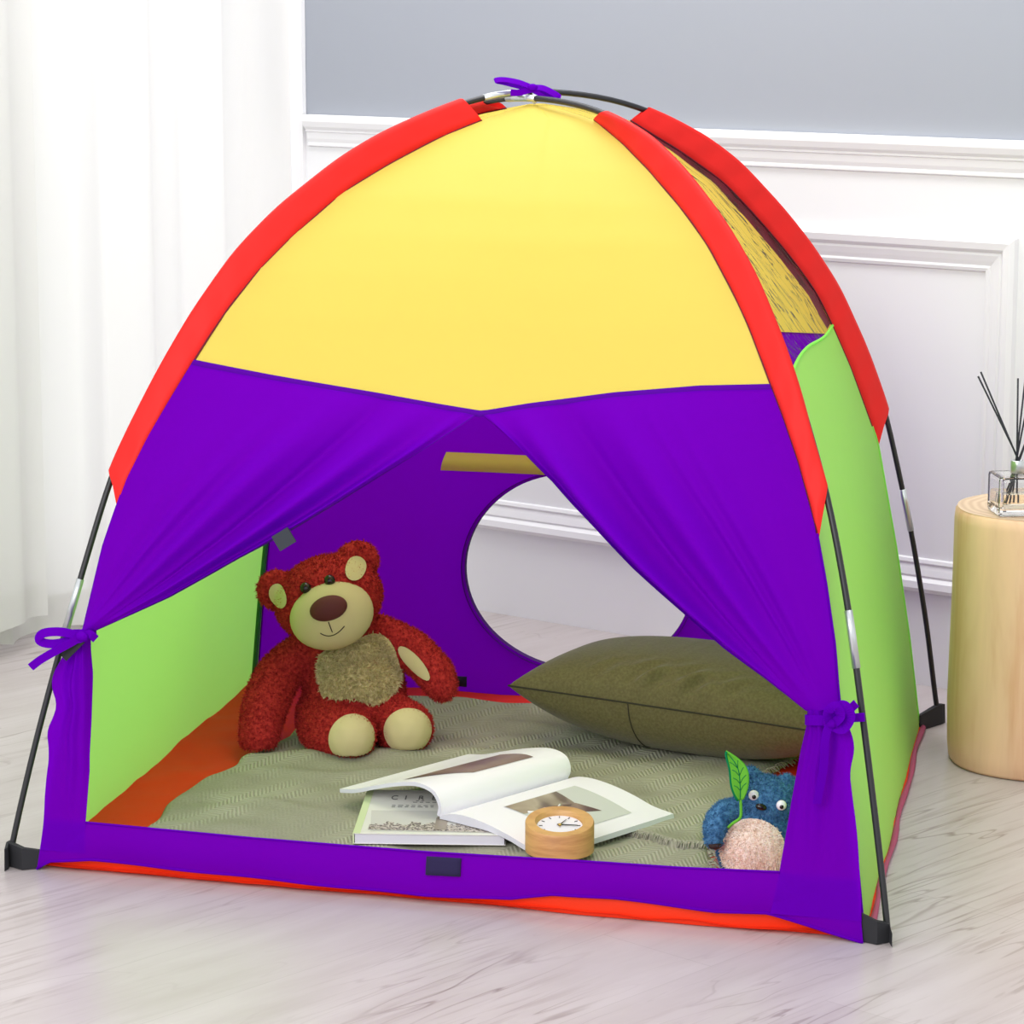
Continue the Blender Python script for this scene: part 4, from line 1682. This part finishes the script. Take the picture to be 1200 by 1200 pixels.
def lsurf(k, l):
    x = min(43.999, max(0, k * 44))
    i = int(x)
    w_ = lt[i].lerp(lt[i + 1], x - i)
    return pr_l(w_ - nl[i] * 0.0008, l)


page_quad([(0.42, 0.10), (0.66, 0.02), (0.66, 0.23), (0.42, 0.23)], lsurf, M['photo_brown'], 'page_photo', lp, 16)

# ================================================================== CLOCK
clock = empty('desk_clock', (0.137, -0.412, 0.0325), YAW)
tag(clock, 'round beech wood desk clock with white dial in front of the open magazine', 'clock')
RC = 0.0505
SL_ = math.tan(R_(9.5))
N_ = 64
bm = bmesh.new()


def zc(y):
    return 0.0455 + SL_ * y


rows = []
for r, kind in ((RC * 0.97, 'b0'), (RC, 'b1'), (RC, 't'), (RC * 0.975, 't2'), (RC * 0.72, 'i0'), (RC * 0.69, 'i1'), (RC * 0.66, 'i2')):
    row = []
    for k in range(N_):
        a = 2 * pi * k / N_
        x, y = r * cos(a), r * sin(a)
        z = {'b0': 0.0, 'b1': 0.0015, 't': zc(y) - 0.002, 't2': zc(y), 'i0': zc(y), 'i1': zc(y) - 0.002, 'i2': zc(y) - 0.008}[kind]
        row.append(bm.verts.new((x, y, z)))
    rows.append(row)
for x, y in zip(rows, rows[1:]):
    for k in range(N_):
        bm.faces.new((x[k], x[(k + 1) % N_], y[(k + 1) % N_], y[k]))
bm.faces.new(rows[0][::-1])
cb = obj('case', bm, M['clock_wood'], clock)
md = cb.modifiers.new('e', 'EDGE_SPLIT')
md.split_angle = R_(40)
bm = bmesh.new()
bm.faces.new([bm.verts.new((RC * 0.67 * cos(2 * pi * k / N_), RC * 0.67 * sin(2 * pi * k / N_), zc(RC * 0.67 * sin(2 * pi * k / N_)) - 0.0075)) for k in range(N_)])
dl = obj('dial', bm, M['dial'], clock, smooth=False)


def dz(x, y, up=0.0006):
    return V((x, y, zc(y) - 0.0075 + up))


bm = bmesh.new()
for h in range(12):
    a = 2 * pi * h / 12
    r0, r1 = RC * 0.50, RC * 0.60
    tube(bm, [dz(r0 * cos(a), r0 * sin(a)), dz(r1 * cos(a), r1 * sin(a))], 0.0007, 4)
obj('hour_mark', bm, M['ink'], dl)
TM = Matrix.Translation(dz(0, 0)) @ Matrix.Rotation(R_(23), 4, 'X')
for name, (x, y), wd in (('hour_hand', (0.010, 0.017), 0.0009), ('minute_hand', (0.026, -0.002), 0.0012), ('second_hand', (0.000, -0.008), 0.0007)):
    bm = bmesh.new()
    tube(bm, [dz(-x * 0.15, -y * 0.15, 0.002), dz(x, y, 0.002)], [wd, wd * 0.6], 6)
    obj(name, bm, M['black'] if name != 'second_hand' else M['brass'], dl)
bm = bmesh.new()
ell(bm, dz(0, 0, 0.002), (0.003, 0.003, 0.002), None, 12)
obj('hub', bm, M['brass'], dl)

# ================================================================== STUMP TABLE
stump = empty('stump_table', (0.814, 0.374, 0.0))
tag(stump, 'pale debarked tree stump side table standing on the floor at the right edge', 'side table')
bm = bmesh.new()
wob = lambda a, z: 1 + 0.020 * sin(2 * a + 0.6) + 0.012 * sin(3 * a + 1.3 + 2 * z) + 0.02 * exp(-((z - 0.02) / 0.08) ** 2) * sin(a + 2) + 0.006 * sin(7 * a)
SR = 0.160
prof = [(SR * 0.965, 0.001), (SR * 0.985, 0.006), (SR, 0.03), (SR * 1.0, 0.10), (SR * 0.985, 0.18), (SR * 0.975, 0.26), (SR * 0.968, 0.34), (SR * 0.965, 0.41), (SR * 0.955, 0.424), (SR * 0.93, 0.430)]
rw = lathe(bm, prof, 72, 0, wob)
bm.faces.new(rw[0][::-1])
obj('trunk', bm, M['stump'], stump)
bm = bmesh.new()
bm.faces.new([bm.verts.new((SR * 0.935 * wob(2 * pi * k / 72, 0.43) * cos(2 * pi * k / 72), SR * 0.935 * wob(2 * pi * k / 72, 0.43) * sin(2 * pi * k / 72), 0.4303)) for k in range(72)])
obj('table_top', bm, M['stump_top'], stump, smooth=False)

# ================================================================== REED DIFFUSER
DF = V((0.762, 0.300, 0.4308))
dif = empty('reed_diffuser', DF, 0.30)
tag(dif, 'square clear glass reed diffuser bottle on the stump table', 'reed diffuser')
bm = bmesh.new()
box(bm, (0, 0, 0.0325), (0.078, 0.078, 0.065), bevel=0.006)
bi = bmesh.new()
box(bi, (0, 0, 0.036), (0.064, 0.064, 0.050), bevel=0.005)
bmesh.ops.reverse_faces(bi, faces=bi.faces)
tmp = bpy.data.meshes.new('x')
bi.to_mesh(tmp)
bi.free()
bm.from_mesh(tmp)
obj('bottle', bm, M['glass'], dif, smooth=False)
bm = bmesh.new()
box(bm, (0, 0, 0.024), (0.0630, 0.0630, 0.025), bevel=0.004)
obj('liquid', bm, M['liquid'], dif, smooth=False)
bm = bmesh.new()
rw = lathe(bm, [(0.0095, 0.0655), (0.0112, 0.066), (0.0112, 0.086), (0.0105, 0.087), (0.0080, 0.087), (0.0080, 0.070)], 28)
obj('collar', bm, M['steel'], dif)
ends = [(-0.070, -0.010, 0.226), (-0.062, 0.014, 0.230), (-0.002, 0.010, 0.220), (0.006, -0.012, 0.223), (0.022, 0.010, 0.222), (0.034, -0.010, 0.185), (0.044, 0.014, 0.205)]
for i, e_ in enumerate(ends):
    a = 2 * pi * i / 7
    n0 = V((-e_[0] * 0.04 + 0.003 * cos(a), 0.003 * sin(a), 0.080))
    d_ = V(e_) - n0
    p0 = n0 - d_ * (0.062 / d_.z)
    p0.x = max(-0.028, min(0.028, p0.x))
    st = tag(obj('reed_stick', (lambda b: (tube(b, [p0, n0, V(e_)], 0.0015, 8), b)[1])(bmesh.new()), M['reed']),
             ['black reed stick leaning far left in the glass diffuser, the lower left one', 'black reed stick leaning far left in the glass diffuser, the upper left one',
              'nearly upright black reed stick in the diffuser, left of the upright pair', 'nearly upright black reed stick in the diffuser, right of the upright pair',
              'black reed stick leaning slightly right in the diffuser at the frame edge', 'short black reed stick leaning right, the lowest in the diffuser',
              'black reed stick leaning most to the right in the diffuser, cut by the frame'][i], 'reed stick', 'reed sticks in the diffuser')
    st.location = DF
    st.rotation_euler = (0, 0, 0.20)
